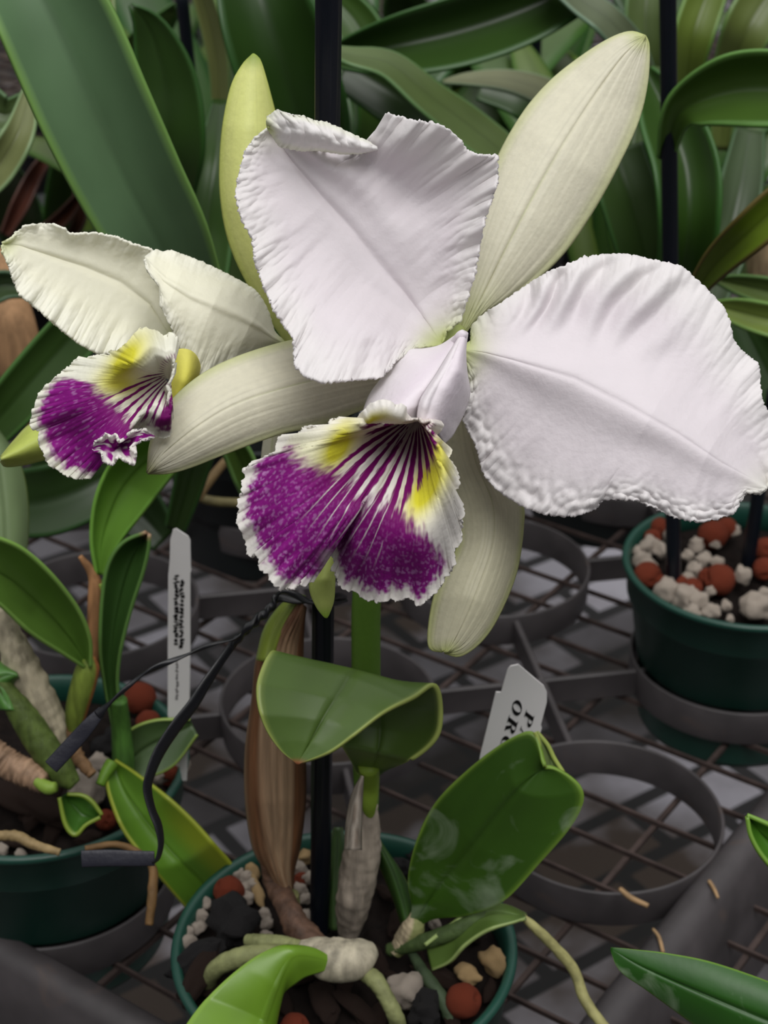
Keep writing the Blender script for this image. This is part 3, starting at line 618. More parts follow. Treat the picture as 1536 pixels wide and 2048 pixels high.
# green bract tip showing in the notch of the lip
blade('bract', M_SEPAL, fl, dict(L=[(655, 1085), (640, 1120), (622, 1160), (622, 1185), (635, 1215), (650, 1234)], M=[(657, 1085), (655, 1130), (648, 1170), (650, 1210), (652, 1235)], R=[(660, 1085), (668, 1120), (668, 1165), (666, 1200), (658, 1225), (653, 1235)],
      dL=.500, dM=[.500, .494, .500], dR=.500), lambda g, U, V: mixc(np.array(lin(214, 228, 130)), np.array(lin(160, 196, 70)), sst(0.8, 1, U)), nu=40, nv=15)
# ---------------------------------------------------------------- green parts of the flowering orchid
def leaf_col(base, edge=None, tip=None, under=None, groove=0.8, yel=0.0):
    base = np.array(base)*np.array([1.22, 0.90, 0.78]); edge = np.array(edge if edge is not None else lin(150, 175, 80))
    def f(g, U, V):
        n = nzg(U*4, V*2, 4)
        c = mixc(base, base*0.8, sst(-0.2, 0.5, n)*0.5)
        c = mixc(c, base*groove, np.exp(-(V/0.05)**2))
        c = mixc(c, edge, sst(0.93, 1.0, np.abs(V))*0.9)
        if tip is not None: c = mixc(c, np.array(tip), sst(0.965, 1.0, U))
        if yel: c = mixc(c, np.array(lin(150, 160, 40)), yel*sst(0.2, 0.9, V)*sst(0.2, 0.6, U))
        return c
    return f
G_MID = lin(84, 124, 62); G_DK = lin(44, 84, 34); G_GREY = lin(104, 140, 104); G_BR = lin(104, 146, 60); G_DEEP = lin(34, 66, 28)
def leaf_edges(name, parent, spec, colf, mat_=None, thick=0.0014, **kw):
    kw.setdefault('nu', 70); kw.setdefault('nv', 31)
    if 'relief' not in kw: kw['relief'] = lambda U, V: -0.0012*np.exp(-(V/0.06)**2)*np.clip(np.minimum(U, 1-U)*6, 0, 1)
    return blade(name, mat_ or M_LEAF, parent, spec, colf, thick, **kw)
d0 = sd(1560)-0.012
# folded leaf in the middle
leaf_edges('leaf', orchid, dict(L=[(728, 1600), (722, 1560), (690, 1500), (640, 1440), (580, 1370), (546, 1304), (518, 1350), (514, 1400), (530, 1455), (560, 1500), (592, 1526)],
      M=[(738, 1600), (742, 1555), (758, 1490), (760, 1430), (742, 1375), (712, 1343), (680, 1385), (650, 1430), (625, 1475), (605, 1510), (596, 1528)],
      R=[(748, 1600), (762, 1545), (830, 1515), (876, 1470), (882, 1405), (868, 1370), (830, 1395), (770, 1425), (710, 1470), (660, 1505), (600, 1528)],
      dL=[d0, d0, .602, .600, .596, .588, .572, .563, .560, .562, .565], dM=[d0, d0, .612, .612, .606, .594, .578, .570, .566, .565, .565], dR=[d0, d0, .598, .592, .588, .582, .572, .566, .562, .562, .565]),
      leaf_col(lin(78, 118, 56), lin(176, 190, 100), lin(150, 90, 60)), nu=110, nv=41)
# upright leaf at the right with a notched top
dz = gd(1850, HR+0.004)-0.02
leaf_edges('leaf', orchid, dict(L=[(818, 1850), (826, 1810), (817, 1760), (830, 1690), (868, 1610), (930, 1545), (1000, 1490), (1050, 1464), (1072, 1470), (1082, 1498), (1086, 1520), (1090, 1532)],
      M=[(826, 1852), (845, 1820), (880, 1770), (925, 1715), (975, 1650), (1025, 1590), (1060, 1555), (1090, 1533)],
      R=[(834, 1852), (870, 1835), (940, 1828), (1010, 1800), (1080, 1725), (1140, 1655), (1166, 1605), (1163, 1575), (1140, 1552), (1110, 1536), (1090, 1534)],
      dL=[dz, dz-.01, .640, .630, .622, .616, .612], dM=[dz, dz-.01, .646, .636, .628, .620, .618], dR=[dz, dz-.01, .640, .632, .624, .618, .616]),
      leaf_col(lin(48, 92, 24), lin(130, 165, 60)), M_LEAFD, nu=110, nv=41)
leaf_edges('leaf_tip', orchid, dict(L=[(1070, 1464), (1076, 1480), (1082, 1510), (1090, 1534)], M=[(1072, 1464), (1086, 1490), (1096, 1515), (1100, 1536)], R=[(1074, 1464), (1096, 1490), (1110, 1518), (1128, 1545)],
      dL=.614, dM=.622, dR=.620), leaf_col(lin(110, 145, 96), lin(170, 185, 90)), nu=30, nv=15)
# bright young leaf at the bottom
dy = gd(1925, HR)-0.03
leaf_edges('leaf', orchid, dict(L=[(660, 1915), (625, 1898), (585, 1893), (550, 1897), (500, 1922), (440, 1970), (390, 2025), (350, 2090), (320, 2160)],
      M=[(662, 1925), (630, 1915), (590, 1912), (568, 1935), (548, 1980), (530, 2030), (510, 2090), (470, 2180)],
      R=[(660, 1935), (640, 1942), (610, 1952), (590, 1965), (565, 1985), (553, 2020), (545, 2060), (540, 2120), (500, 2200)],
      dL=[dy, dy-.008, dy-.012, .615, .605, .60], dM=[dy, dy-.01, dy-.012, .620, .608, .60], dR=[dy, dy-.004, dy-.002, .632, .622, .61]),
      leaf_col(lin(96, 150, 44), lin(140, 178, 70)), nu=90, nv=31, relief=lambda U, V: 0.0015*np.exp(-(V/0.05)**2)*sst(0.2, 0.4, U))
# small curled leaf lying over the rim
leaf_edges('leaf', orchid, dict(L=[(850, 1890), (890, 1858), (940, 1822), (1000, 1810), (1045, 1826), (1052, 1832)], M=[(855, 1900), (900, 1880), (940, 1850), (990, 1828), (1040, 1834), (1052, 1834)], R=[(865, 1942), (900, 1925), (930, 1892), (975, 1862), (1030, 1845), (1052, 1836)],
      dL=.655, dM=[.662, .655, .650, .645], dR=[.660, .648, .642, .642]), leaf_col(lin(78, 116, 56), lin(160, 180, 110)), nu=50, nv=21)
leaf_edges('bract', orchid, dict(L=[(745, 1690), (765, 1740), (790, 1800), (805, 1850)], M=[(755, 1680), (785, 1740), (805, 1800), (815, 1850)], R=[(762, 1690), (800, 1745), (825, 1800), (825, 1850)], dL=.672, dM=.665, dR=.672), leaf_col(G_DK), nu=30, nv=15)
leaf_edges('bract', orchid, dict(L=[(658, 1860), (655, 1760), (658, 1690), (672, 1655)], M=[(672, 1860), (672, 1760), (674, 1700), (676, 1655)], R=[(690, 1860), (692, 1760), (690, 1700), (682, 1655)], dL=.69, dM=.68, dR=.69), leaf_col(lin(60, 96, 56)), nu=30, nv=15)
# flower stem, joint and lower bulb
tube('flower_stem', [(736, 1640, sd(1640)-.010, 20), (733, 1560, sd(1560)-.008, 26), (732, 1450, sd(1450)-.008, 29), (732, 1330, sd(1330)-.008, 29), (733, 1200, sd(1200)-.008, 29), (745, 1080, sd(1080)-.006, 27), (780, 940, .560, 22), (840, 800, .548, 18), (893, 705, .522, 16)],
     M_SEPAL, orchid, n=18, seg=70, flat=0.55, col=np.array(lin(108, 146, 58)))
tube('flower_stem', [(745, 1100, sd(1100)-.004, 20), (710, 960, .585, 18), (650, 820, .580, 16), (590, 700, .556, 14)], M_SEPAL, orchid, n=14, seg=40, flat=0.7, col=np.array(lin(130, 164, 70)))
tube('leaf_base', [(738, 1530, sd(1530)-.02, 22), (740, 1570, sd(1570)-.014, 18), (738, 1605, sd(1600)-.014, 17), (740, 1632, sd(1632)-.014, 9)], M_SEPAL, orchid, col=np.array(lin(140, 168, 58)), seg=20)
def pb_col(t, a): 
    n = nz(t*6, math.cos(a)*2, 3); b = np.array(lin(158, 146, 132)); return b*(1-0.35*max(0, n)-0.3*(t > 0.72))
tube('pseudobulb', [(752, 1608, sd(1608)-.012, 6), (738, 1625, sd(1625)-.012, 20), (728, 1680, sd(1680)-.010, 34), (718, 1740, sd(1740)-.010, 38), (708, 1790, sd(1790)-.012, 36), (702, 1835, sd(1835)-.012, 30), (696, 1870, sd(1860)-.012, 20)], M_BULB, orchid, n=28, seg=60, rough=0.10, colf=pb_col)
husk = lambda g, U, V: mixc(np.array(lin(156, 146, 134)), np.array(lin(120, 108, 96)), sst(-0.1, 0.4, nzg(V*5, U*3, 2)))
blade('sheath', M_HUSK, orchid, dict(L=[(690, 1700), (694, 1640), (706, 1585), (724, 1551)], M=[(706, 1700), (710, 1640), (716, 1590), (725, 1552)], R=[(722, 1700), (722, 1640), (724, 1590), (726, 1553)], dL=.606, dM=.598, dR=.604), husk, nu=30, nv=11)
# dry brown sheath at the left of the stake
def hcol(g, U, V):
    a = nzg(V*3.0, U*1.0, 6); c = mixc(np.array(lin(176, 146, 116)), np.array(lin(122, 82, 54)), sst(-0.15, 0.35, a))
    c = mixc(c, np.array(lin(92, 54, 36)), sst(0.78, 0.95, U)*0.75)
    return mixc(c, np.array(lin(80, 66, 54)), sst(0.7, 1.0, np.abs(V))*0.5)
hd = lambda y: sd(y)-0.004
leaf_edges('dry_sheath', orchid, dict(L=[(568, 1800), (530, 1740), (505, 1690), (492, 1600), (492, 1500), (505, 1400), (512, 1330), (525, 1280), (560, 1235), (600, 1205)],
      M=[(578, 1800), (560, 1740), (552, 1690), (548, 1600), (548, 1500), (552, 1400), (558, 1330), (570, 1280), (590, 1240), (606, 1208)],
      R=[(584, 1800), (588, 1740), (600, 1690), (610, 1600), (610, 1500), (608, 1400), (606, 1330), (606, 1280), (608, 1240), (611, 1215)],
      dL=[hd(1800), hd(1600), hd(1400), hd(1210)], dM=[hd(1800)-.01, hd(1600)-.020, hd(1400)-.018, hd(1210)-.006], dR=[hd(1800)+.004, hd(1600)+.002, hd(1400), hd(1210)]), hcol, M_HUSK, thick=0.001, nu=80, nv=31,
      relief=lambda U, V: 0.0007*np.sin(V*26+nzg(V*3, U*3)*2)*np.clip(np.minimum(U, 1-U)*6, 0, 1))
leaf_edges('sheath_tip', orchid, dict(L=[(515, 1320), (530, 1260), (560, 1215), (592, 1192)], M=[(535, 1320), (555, 1260), (578, 1220), (600, 1190)], R=[(560, 1300), (580, 1260), (596, 1220), (608, 1190)], dL=sd(1260)-.004, dM=sd(1260)-.012, dR=sd(1260)-.002), leaf_col(lin(120, 156, 62)), nu=24, nv=11)
dr = gd(1800, HR)
tube('dry_stalk', [(530, 1700, sd(1700)-.006, 12), (548, 1760, sd(1760)-.006, 22), (575, 1815, dr-.03, 24), (600, 1860, dr-.035, 28), (640, 1900, dr-.04, 26)], M_BULB, orchid, n=18, rough=0.2, colf=lambda t, a: np.array(lin(92, 68, 54))*(1-0.6*abs(nz(t*8, a, 2))))
tube('stalk_base', [(580, 1790, sd(1790)-.012, 18), (590, 1830, sd(1830)-.012, 15), (610, 1870, sd(1850)-.012, 13), (640, 1910, sd(1850)-.03, 12)], M_BULB, orchid, n=16, rough=0.1, col=np.array(lin(104, 104, 66)))
# rhizome in papery skin and roots
de = gd(1925, HR)-0.022
tube('rhizome', [(598, 1888, de, 9), (625, 1902, de, 32), (660, 1918, de-.002, 44), (700, 1920, de-.002, 42), (728, 1908, de, 34), (748, 1898, de+.002, 16)], M_BULB, orchid, n=28, rough=0.05, seg=50, colf=lambda t, a: np.array(lin(164, 156, 136))*(1-0.6*max(0, nz(t*7, math.cos(a)*2, 9))))
rc = lambda t, a: np.array(lin(128, 132, 88))*(1-0.35*abs(nz(t*9, a, 5)))
for pts in ([(610, 1905, de+.004, 12), (560, 1905, de+.004, 17), (490, 1912, de+.004, 20), (435, 1935, de+.008, 18), (415, 1970, de+.02, 14)],
            [(600, 1890, de+.008, 10), (560, 1885, de+.008, 15), (520, 1884, de+.010, 16), (495, 1880, de+.014, 12)],
            [(710, 1935, de+.004, 16), (750, 1960, de-.004, 18), (775, 2000, de-.006, 16), (792, 2035, de-.004, 17), (800, 2075, de+.005, 17)]):
    tube('root', pts, M_ROOT, orchid, colf=rc, rough=0.12)
tube('root', [(1046, 1834, .646, 7), (1075, 1860, .646, 10), (1120, 1905, .650, 11), (1150, 1945, .652, 11), (1170, 2000, .650, 11), (1205, 2050, .645, 11), (1250, 2100, .64, 10)], M_ROOT, orchid, rough=0.15, colf=lambda t, a: np.array(lin(150, 146, 96))*(1-0.3*abs(nz(t*14, a, 5))))
gc = lambda t, a: np.array(lin(70, 88, 48))*(1-0.3*abs(nz(t*9, a, 5)))
tube('root', [(780, 1900, .672, 14), (840, 1885, .662, 16), (900, 1865, .656, 17), (950, 1840, .654, 15), (1000, 1825, .652, 10)], M_ROOT, orchid, colf=gc, rough=0.1)
tube('root', [(820, 1900, .668, 8), (850, 1950, .655, 13), (885, 2000, .648, 14), (910, 2060, .645, 14)], M_ROOT, orchid, colf=lambda t, a: np.array(lin(52, 66, 44))*1.0, rough=0.1)
tube('pseudobulb', [(830, 1825, dz, 8), (828, 1850, dz, 22), (812, 1880, dz+.004, 24), (790, 1905, dz+.006, 14)], M_BULB, orchid, n=20, rough=0.08, colf=lambda t, a: np.array(lin(120, 124, 78)) if math.cos(a) > -0.2 else np.array(lin(170, 156, 128)))
for pts in ([(1040, 1820, .66, 3)],): pass

# ---------------------------------------------------------------- loose pieces of the potting mix
def blob(name, mat_, r, sc=(1, 1, 1), amp=0.12, f=1.6, sub=3, facet=False, seed=0, holes=0):
    import bmesh
    bm = bmesh.new(); bmesh.ops.create_icosphere(bm, subdivisions=sub, radius=1.0)
    for v in bm.verts:
        n = v.co.normalized()
        k = 1+amp*mnoise.noise(n*f+Vector((seed*3.1, 0, 0)))+amp*0.5*mnoise.noise(n*f*2.4+Vector((0, seed*2.3, 0)))
        if facet: k = 0.75*k+0.25*max(abs(n.x), abs(n.y), abs(n.z))
        v.co = Vector((n.x*sc[0], n.y*sc[1], n.z*sc[2]))*k*r
    if holes:
        for h in range(holes):
            d = Vector((math.sin(h*2.1+seed), -abs(math.cos(h*1.3+seed)), 0.7*math.cos(h*2.9+seed))).normalized()
            for v in bm.verts:
                a = v.co.normalized().dot(d)
                if a > 0.965: v.co *= 1-0.16*min(1, (a-0.965)/0.02)
    me = bpy.data.meshes.new(name); bm.to_mesh(me); bm.free(); me.polygons.foreach_set('use_smooth', [not facet]*len(me.polygons)); me.materials.append(mat_)
    return me
PROTO = {
 'clay': [blob('clay_ball', M_CLAY, 1, amp=0.05, seed=k, sub=4, holes=5) for k in range(3)],
 'perlite': [blob('perlite_grain', M_PERL, 1, (1, 0.85, 0.9), 0.42, 1.5, seed=k) for k in range(5)],
 'stone': [blob('tan_stone', M_TAN, 1, (1, .7, .8), 0.35, 1.4, seed=k+9) for k in range(3)],
 'char': [blob('charcoal_chunk', M_CHAR, 1, (1, .8, .8), 0.5, 1.7, seed=k+5) for k in range(3)],
 'bark': [blob('bark_chip', M_BARK, 1, (1.6, .6, .45), 0.35, 1.6, seed=k+3) for k in range(3)]}
NAMES = {'clay': ('clay_ball', 'clay ball'), 'perlite': ('perlite_grain', 'perlite'), 'stone': ('tan_stone', 'stone'), 'char': ('charcoal_chunk', 'charcoal'), 'bark': ('bark_chip', 'bark chip')}
cnt = [0]
SKIP = {(872, 1838), (1350, 1120), (665, 1850), (848, 1700), (560, 1730), (158, 1552), (320, 1510), (668, 1815), (870, 1995), (1500, 1100), (556, 1790), (668, 1790), (668, 1735), (540, 1900), (440, 1755), (850, 1690), (260, 1580), (350, 1910), (1408, 1245), (560, 1945), (455, 1825), (667, 1760)}
def piece(kind, x, y, rpx, label, group=None, h=HR+0.008, lift=0.3, stretch=None, rz=None):
    d = gd(y, h); r = rpx*d/FPX*(1.2 if kind == 'perlite' else 1.0); p = P(x, y, d)
    cnt[0] += 1; ms = PROTO[kind]
    if (x, y) in SKIP: return [random.uniform(0, 1) for _ in range(3 if rz is None else 2)]
    o = bpy.data.objects.new(NAMES[kind][0], ms[cnt[0] % len(ms)]); COL.objects.link(o)
    o.location = (p[0], p[1], p[2]+r*lift)
    o.rotation_euler = (random.uniform(-.5, .5), random.uniform(-.5, .5), random.uniform(0, 6) if rz is None else rz); s = stretch or (1, 1, 1); o.scale = (r*s[0], r*s[1], r*s[2])
    return tag(o, label, NAMES[kind][1], group)
piece('clay', 458, 1790, 31, 'red clay ball by the left inner rim of the front pot, beside white grains', h=HR+.004)
piece('clay', 926, 2010, 36, 'orange clay ball at the lower right inside the front pot', h=HR+.004)
piece('clay', 603, 1765, 17, 'small red clay ball beside the stake in the front pot')
piece('clay', 590, 2062, 30, 'red clay ball at the bottom edge of the photo under the rhizome')
piece('perlite', 814, 1988, 33, 'large white perlite lump right of the root in the front pot', h=HR+.004)
piece('stone', 936, 1955, 27, 'small tan pebble, left one of the two near the right rim', h=HR+.004)
piece('stone', 986, 1930, 34, 'long tan pebble standing against the right rim of the front pot', h=HR+.002, stretch=(.8, .8, 1.25))
piece('stone', 502, 1748, 24, 'tan stone beside the dry sheath foot at the back left of the front pot')
piece('stone', 515, 1790, 26, 'long tan sliver lying beside the brown stalk foot', stretch=(1.3, .6, .6), rz=1.9)
piece('stone', 610, 1718, 18, 'yellowish pebble just left of the black stake foot')
piece('char', 470, 1860, 58, 'big round black charcoal lump in the left of the front pot', lift=0.35, h=HR+.003)
piece('char', 395, 1925, 40, 'jagged charcoal chunk against the left rim of the front pot', h=HR+.002, stretch=(1.5, .8, .7))
piece('char', 800, 1740, 26, 'dark charcoal piece at the back of the front pot behind the grey bulb')
piece('char', 840, 1725, 26, 'dark charcoal piece under the back right rim of the front pot')
piece('bark', 400, 1960, 44, 'dark bark chip slanting below the charcoal at the left rim', h=HR+.002)
piece('bark', 470, 1985, 40, 'dark bark chip behind the bright young leaf')
piece('bark', 650, 2010, 46, 'large dark bark chip under the rhizome in the front pot')
piece('bark', 720, 2030, 40, 'dark bark chip between the root and the young leaf at bottom')
piece('bark', 880, 1960, 36, 'dark bark chip between two tan pebbles and the thin root')
piece('char', 850, 2030, 40, 'black charcoal lump at the bottom below the perlite lump', h=HR+.006)
gl = 'white perlite grain among the others around the stake foot of the front pot'
for x, y, r in [(475, 1752, 14), (492, 1758, 12), (505, 1772, 12), (487, 1785, 14), (496, 1800, 12), (410, 1812, 14), (402, 1836, 13), (398, 1858, 13), (375, 1868, 14), (372, 1890, 17), (384, 1884, 10), (350, 1910, 10), (530, 1830, 11), (535, 1850, 12), (530, 1875, 12),
                (600, 1740, 12), (598, 1785, 14), (612, 1800, 11), (618, 1760, 12), (668, 1735, 13), (667, 1760, 13), (668, 1790, 15), (668, 1815, 11), (665, 1850, 10), (612, 1835, 13), (556, 1790, 8), (588, 1730, 11), (440, 1755, 9), (848, 1700, 10), (870, 1850, 11), (872, 1838, 8), (850, 1690, 8), (455, 1825, 10), (560, 1730, 10)]:
    piece('perlite', x, y, r, gl, 'perlite grains around the stake foot of the front pot', h=HR+.006)
for x, y, r in [(560, 2000, 30), (600, 1960, 24), (690, 1975, 26), (760, 1935, 26), (790, 1850, 24), (770, 1790, 20), (900, 1900, 26), (930, 1870, 22), (870, 1995, 26), (980, 1985, 20), (760, 2040, 30), (905, 2050, 26), (840, 1930, 22), (790, 1965, 22), (560, 1945, 22), (540, 1900, 20)]:
    piece('bark', x, y, r, 'dark bark chip among the others around the rhizome in the front pot', 'bark chips around the rhizome in the front pot', h=HR+.009)
for x, y, r in [(30, 1690, 30), (110, 1660, 30), (150, 1640, 26), (180, 1680, 22), (260, 1580, 24), (300, 1600, 24), (320, 1510, 22), (250, 1455, 24)]:
    piece('bark', x, y, r, 'dark bark chip among the others at the foot of the small orchid', 'bark chips in the left pot', h=HR+.009)
# filling of the right pot
gr = 'white pebble among the others in the right pot'; gc_ = 'red clay ball among the others in the right pot'
for x, y, r in [(1298, 1098, 18), (1322, 1105, 15), (1283, 1126, 17), (1300, 1135, 12), (1337, 1188, 24), (1372, 1202, 24), (1398, 1208, 19), (1384, 1228, 14), (1422, 1228, 15), (1408, 1245, 9), (1392, 1095, 15), (1376, 1115, 12), (1405, 1125, 14), (1390, 1145, 15), (1375, 1160, 12), (1412, 1115, 9), (1435, 1130, 13), (1485, 1155, 16), (1430, 1090, 10), (1350, 1120, 10), (1500, 1100, 12), (1452, 1215, 10), (1468, 1065, 12), (1340, 1075, 12), (1530, 1190, 12), (1420, 1185, 9), (1275, 1105, 10), (1460, 1240, 8)]:
    piece('perlite', x, y, r, gr, 'white pebbles in the right pot', h=HR+.006)
piece('perlite', 1512, 1222, 27, 'large white chunk near the front rim of the right pot')
for x, y, r, lb in [(1305, 1080, 18, 'small red clay ball at the back left of the right pot, under the petal edge'), (1318, 1060, 20, 'red clay ball half hidden by the large petal, back left of right pot'),
 (1425, 1078, 30, 'big red clay ball with a dark hole right of the stake, near the petal'), (1452, 1062, 22, 'red clay ball touching the large petal edge, right of the big holed ball'),
 (1385, 1180, 20, 'red clay ball just right of the stake foot in the right pot'), (1360, 1170, 16, 'little red clay ball behind the stake foot, in the right pot'),
 (1295, 1158, 28, 'large red clay ball at the left rim of the right pot, above the white pebbles'), (1318, 1165, 14, 'tiny red clay ball between the left rim ball and the stake'),
 (1438, 1168, 32, 'largest red clay ball in the middle of the right pot'), (1415, 1160, 20, 'red clay ball tucked against the left of the largest one'),
 (1530, 1105, 24, 'upper red clay ball at the right edge of the photo'), (1528, 1145, 24, 'lower red clay ball at the right edge of the photo')]:
    piece('clay', x, y, r, lb, 'red clay balls in the right pot', h=HR+.006)
# filling of the left pot
piece('clay', 280, 1405, 33, 'round red clay ball standing at the back rim of the left pot', h=HR+.002)
piece('clay', 298, 1452, 26, 'red clay ball half hidden behind a leaf in the left pot', h=HR+.004)
piece('clay', 338, 1556, 24, 'red clay ball near the right rim of the left pot')
piece('clay', 213, 1645, 22, 'dull red clay ball low at the front rim of the left pot')
piece('perlite', 175, 1585, 36, 'big white angular lump in the middle of the left pot', h=HR+.002)
piece('perlite', 158, 1552, 20, 'white lump behind the big angular lump in the left pot')
piece('perlite', 358, 1532, 20, 'white grain under the tag at the right of the left pot')
piece('perlite', 320, 1562, 16, 'white grain left of the red ball at the right rim')
piece('perlite', 200, 1530, 18, 'white grain beside the curled green leaf base in left pot')
piece('perlite', 42, 1712, 11, 'small white grain under the root at the front rim of the left pot')
piece('perlite', 2, 1705, 14, 'white grain at the left edge of the photo in the left pot')
piece('bark', 60, 1620, 60, 'big dark bark lump in the left pot', h=HR+.004)
piece('bark', 90, 1600, 50, 'dark fibrous bark lump beside the big one in left pot', h=HR+.002)
piece('char', 230, 1600, 30, 'black charcoal piece behind the small curled leaf in the left pot')
piece('char', 230, 1500, 40, 'black charcoal piece at the back of the left pot')

# ---------------------------------------------------------------- small orchid in the left pot
lp = thing('small_orchid', G(80, 1600, HR+0.006), 'small leafy orchid with papery bulbs in the left pot, not in bloom', 'orchid')
ld = lambda y: gd(1580, HR)-(1580-y)*0.00009
leaf_edges('leaf', lp, dict(L=[(170, 1335), (130, 1310), (60, 1265), (0, 1210), (-60, 1165)], M=[(176, 1335), (150, 1290), (100, 1232), (20, 1160), (-60, 1120)], R=[(182, 1335), (180, 1275), (155, 1215), (105, 1150), (50, 1100), (0, 1076), (-60, 1060)],
      dL=[.695, .665, .64], dM=[.700, .680, .65], dR=[.692, .665, .64]), leaf_col(lin(84, 134, 58), lin(130, 170, 80)), nu=60)
leaf_edges('leaf', lp, dict(L=[(193, 1150), (182, 1080), (190, 1000), (220, 930), (270, 880), (330, 845), (380, 830)], M=[(200, 1150), (205, 1080), (232, 1000), (270, 945), (320, 900), (370, 860), (400, 840)], R=[(208, 1150), (240, 1085), (290, 1020), (345, 950), (380, 905), (405, 870), (420, 850)],
      dL=[.705, .69, .66], dM=[.708, .70, .68], dR=[.705, .69, .66]), leaf_col(lin(92, 150, 60), lin(120, 170, 70)), nu=60)
leaf_edges('leaf', lp, dict(L=[(228, 1530), (222, 1450), (210, 1380), (200, 1300), (203, 1200), (215, 1130), (245, 1085), (292, 1064)], M=[(242, 1530), (238, 1450), (224, 1380), (225, 1290), (240, 1200), (260, 1130), (280, 1090), (296, 1065)], R=[(260, 1530), (252, 1450), (236, 1380), (240, 1310), (262, 1220), (285, 1150), (297, 1100), (299, 1068)],
      dL=[.730, .705, .69], dM=[.728, .712, .70], dR=[.73, .705, .69]), leaf_col(lin(50, 92, 44), lin(100, 140, 70), lin(190, 150, 120)), nu=60)
leaf_edges('leaf', lp, dict(L=[(222, 1524), (213, 1560), (225, 1610), (250, 1665), (300, 1730), (350, 1790), (385, 1830)], M=[(226, 1522), (250, 1580), (290, 1640), (340, 1700), (390, 1750), (430, 1790), (450, 1810)], R=[(230, 1520), (270, 1545), (330, 1590), (385, 1640), (430, 1690), (468, 1735), (500, 1790)],
      dL=[.720, .700, .70, .72], dM=[.722, .712, .71, .73], dR=[.720, .700, .70, .72]), leaf_col(lin(84, 140, 46), lin(150, 160, 50), yel=0.8), nu=60)
leaf_edges('leaf', lp, dict(L=[(240, 1500), (260, 1460), (310, 1440), (380, 1438)], M=[(250, 1530), (285, 1500), (330, 1475), (385, 1450)], R=[(262, 1560), (300, 1555), (350, 1530), (395, 1470)], dL=.735, dM=.738, dR=.735), leaf_col(lin(62, 96, 58)), nu=30)
leaf_edges('leaf', lp, dict(L=[(118, 1595), (130, 1650), (150, 1672), (172, 1650), (200, 1635)], M=[(125, 1592), (150, 1615), (165, 1630), (185, 1635), (202, 1632)], R=[(135, 1588), (165, 1590), (185, 1602), (198, 1620), (204, 1630)], dL=.685, dM=.695, dR=.690), leaf_col(lin(56, 108, 40), lin(130, 150, 50)), nu=30, nv=15)
leaf_edges('leaf', lp, dict(L=[(-10, 1420), (-60, 1340), (-40, 1330), (0, 1325), (30, 1345)], M=[(20, 1420), (0, 1380), (-10, 1360), (15, 1350), (35, 1350)], R=[(45, 1430), (40, 1400), (30, 1370), (35, 1358), (38, 1352)], dL=.69, dM=.68, dR=.69), leaf_col(lin(70, 130, 60)), nu=30, nv=15)
leaf_edges('leaf', lp, dict(L=[(-40, 1200), (-45, 1100), (-50, 1000), (-60, 900), (-60, 850)], M=[(0, 1200), (10, 1100), (5, 1000), (-10, 900), (-40, 840)], R=[(35, 1200), (52, 1100), (54, 1000), (35, 920), (-20, 840)], dL=.74, dM=.73, dR=.74), leaf_col(G_GREY), nu=40)
tube('pseudobulb', [(118, 1520, .705, 20), (92, 1440, .700, 36), (60, 1370, .694, 38), (28, 1295, .688, 30), (2, 1215, .684, 14)], M_BULB, lp, n=22, rough=0.12, colf=lambda t, a: np.array(lin(170, 160, 136))*(1-0.35*max(0, nz(t*5, a, 2))))
tube('pseudobulb', [(150, 1570, .690, 14), (125, 1545, .690, 28), (85, 1490, .688, 31), (45, 1430, .686, 28), (15, 1385, .684, 20), (-10, 1350, .682, 14)], M_BULB, lp, n=22, rough=0.08, colf=lambda t, a: np.array(lin(76, 92, 40))*(1-0.25*max(0, nz(t*5, a, 2))))
tube('stem', [(140, 1480, .718, 16), (158, 1400, .708, 24), (175, 1340, .700, 24), (180, 1315, .698, 12)], M_BULB, lp, colf=lambda t, a: np.array(lin(122, 140, 58)) if math.cos(a+.6) > -0.35 else np.array(lin(160, 96, 56)), n=18)
tube('dry_sheath', [(168, 1380, .715, 20), (188, 1290, .712, 17), (192, 1200, .708, 17), (186, 1150, .706, 11), (160, 1112, .704, 5)], M_HUSK, lp, colf=lambda t, a: np.array(lin(160, 116, 78))*(1-0.6*abs(nz(t*5, a, 2))), n=16)
tube('stem', [(205, 1165, .707, 14), (198, 1240, .712, 12), (190, 1340, .715, 12)], M_BULB, lp, col=np.array(lin(130, 150, 60)))
tube('stem', [(238, 1400, .716, 17), (243, 1460, .724, 20), (250, 1530, .728, 20), (255, 1560, .73, 12)], M_BULB, lp, col=np.array(lin(66, 104, 40)))
tube('dry_sheath', [(110, 1440, .715, 12), (130, 1470, .712, 16), (160, 1520, .71, 14), (185, 1550, .708, 10)], M_HUSK, lp, col=np.array(lin(120, 92, 64)), rough=0.3)
tube('rhizome', [(-20, 1500, .690, 28), (20, 1530, .690, 30), (60, 1548, .688, 30), (90, 1566, .686, 22)], M_BULB, lp, rough=0.2, colf=lambda t, a: np.array(lin(150, 122, 98))*(1-0.4*abs(nz(t*6, a, 1))))
tube('bud', [(70, 1560, .684, 10), (95, 1575, .682, 14), (112, 1574, .681, 10)], M_SEPAL, lp, col=np.array(lin(140, 170, 70)), seg=16)
tube('root', [(-20, 1672, .668, 9), (30, 1672, .668, 11), (70, 1690, .668, 10), (120, 1705, .668, 7)], M_ROOT, lp, col=np.array(lin(136, 116, 80)), rough=0.2)
tube('root', [(170, 1697, .672, 6), (240, 1690, .675, 7), (300, 1725, .675, 8), (305, 1780, .67, 10), (298, 1850, .668, 8)], M_ROOT, lp, col=np.array(lin(104, 78, 46)), rough=0.15)
tube('root', [(225, 1525, .716, 14), (212, 1545, .714, 12), (200, 1570, .712, 9)], M_SEPAL, lp, col=np.array(lin(110, 150, 50)), seg=16)

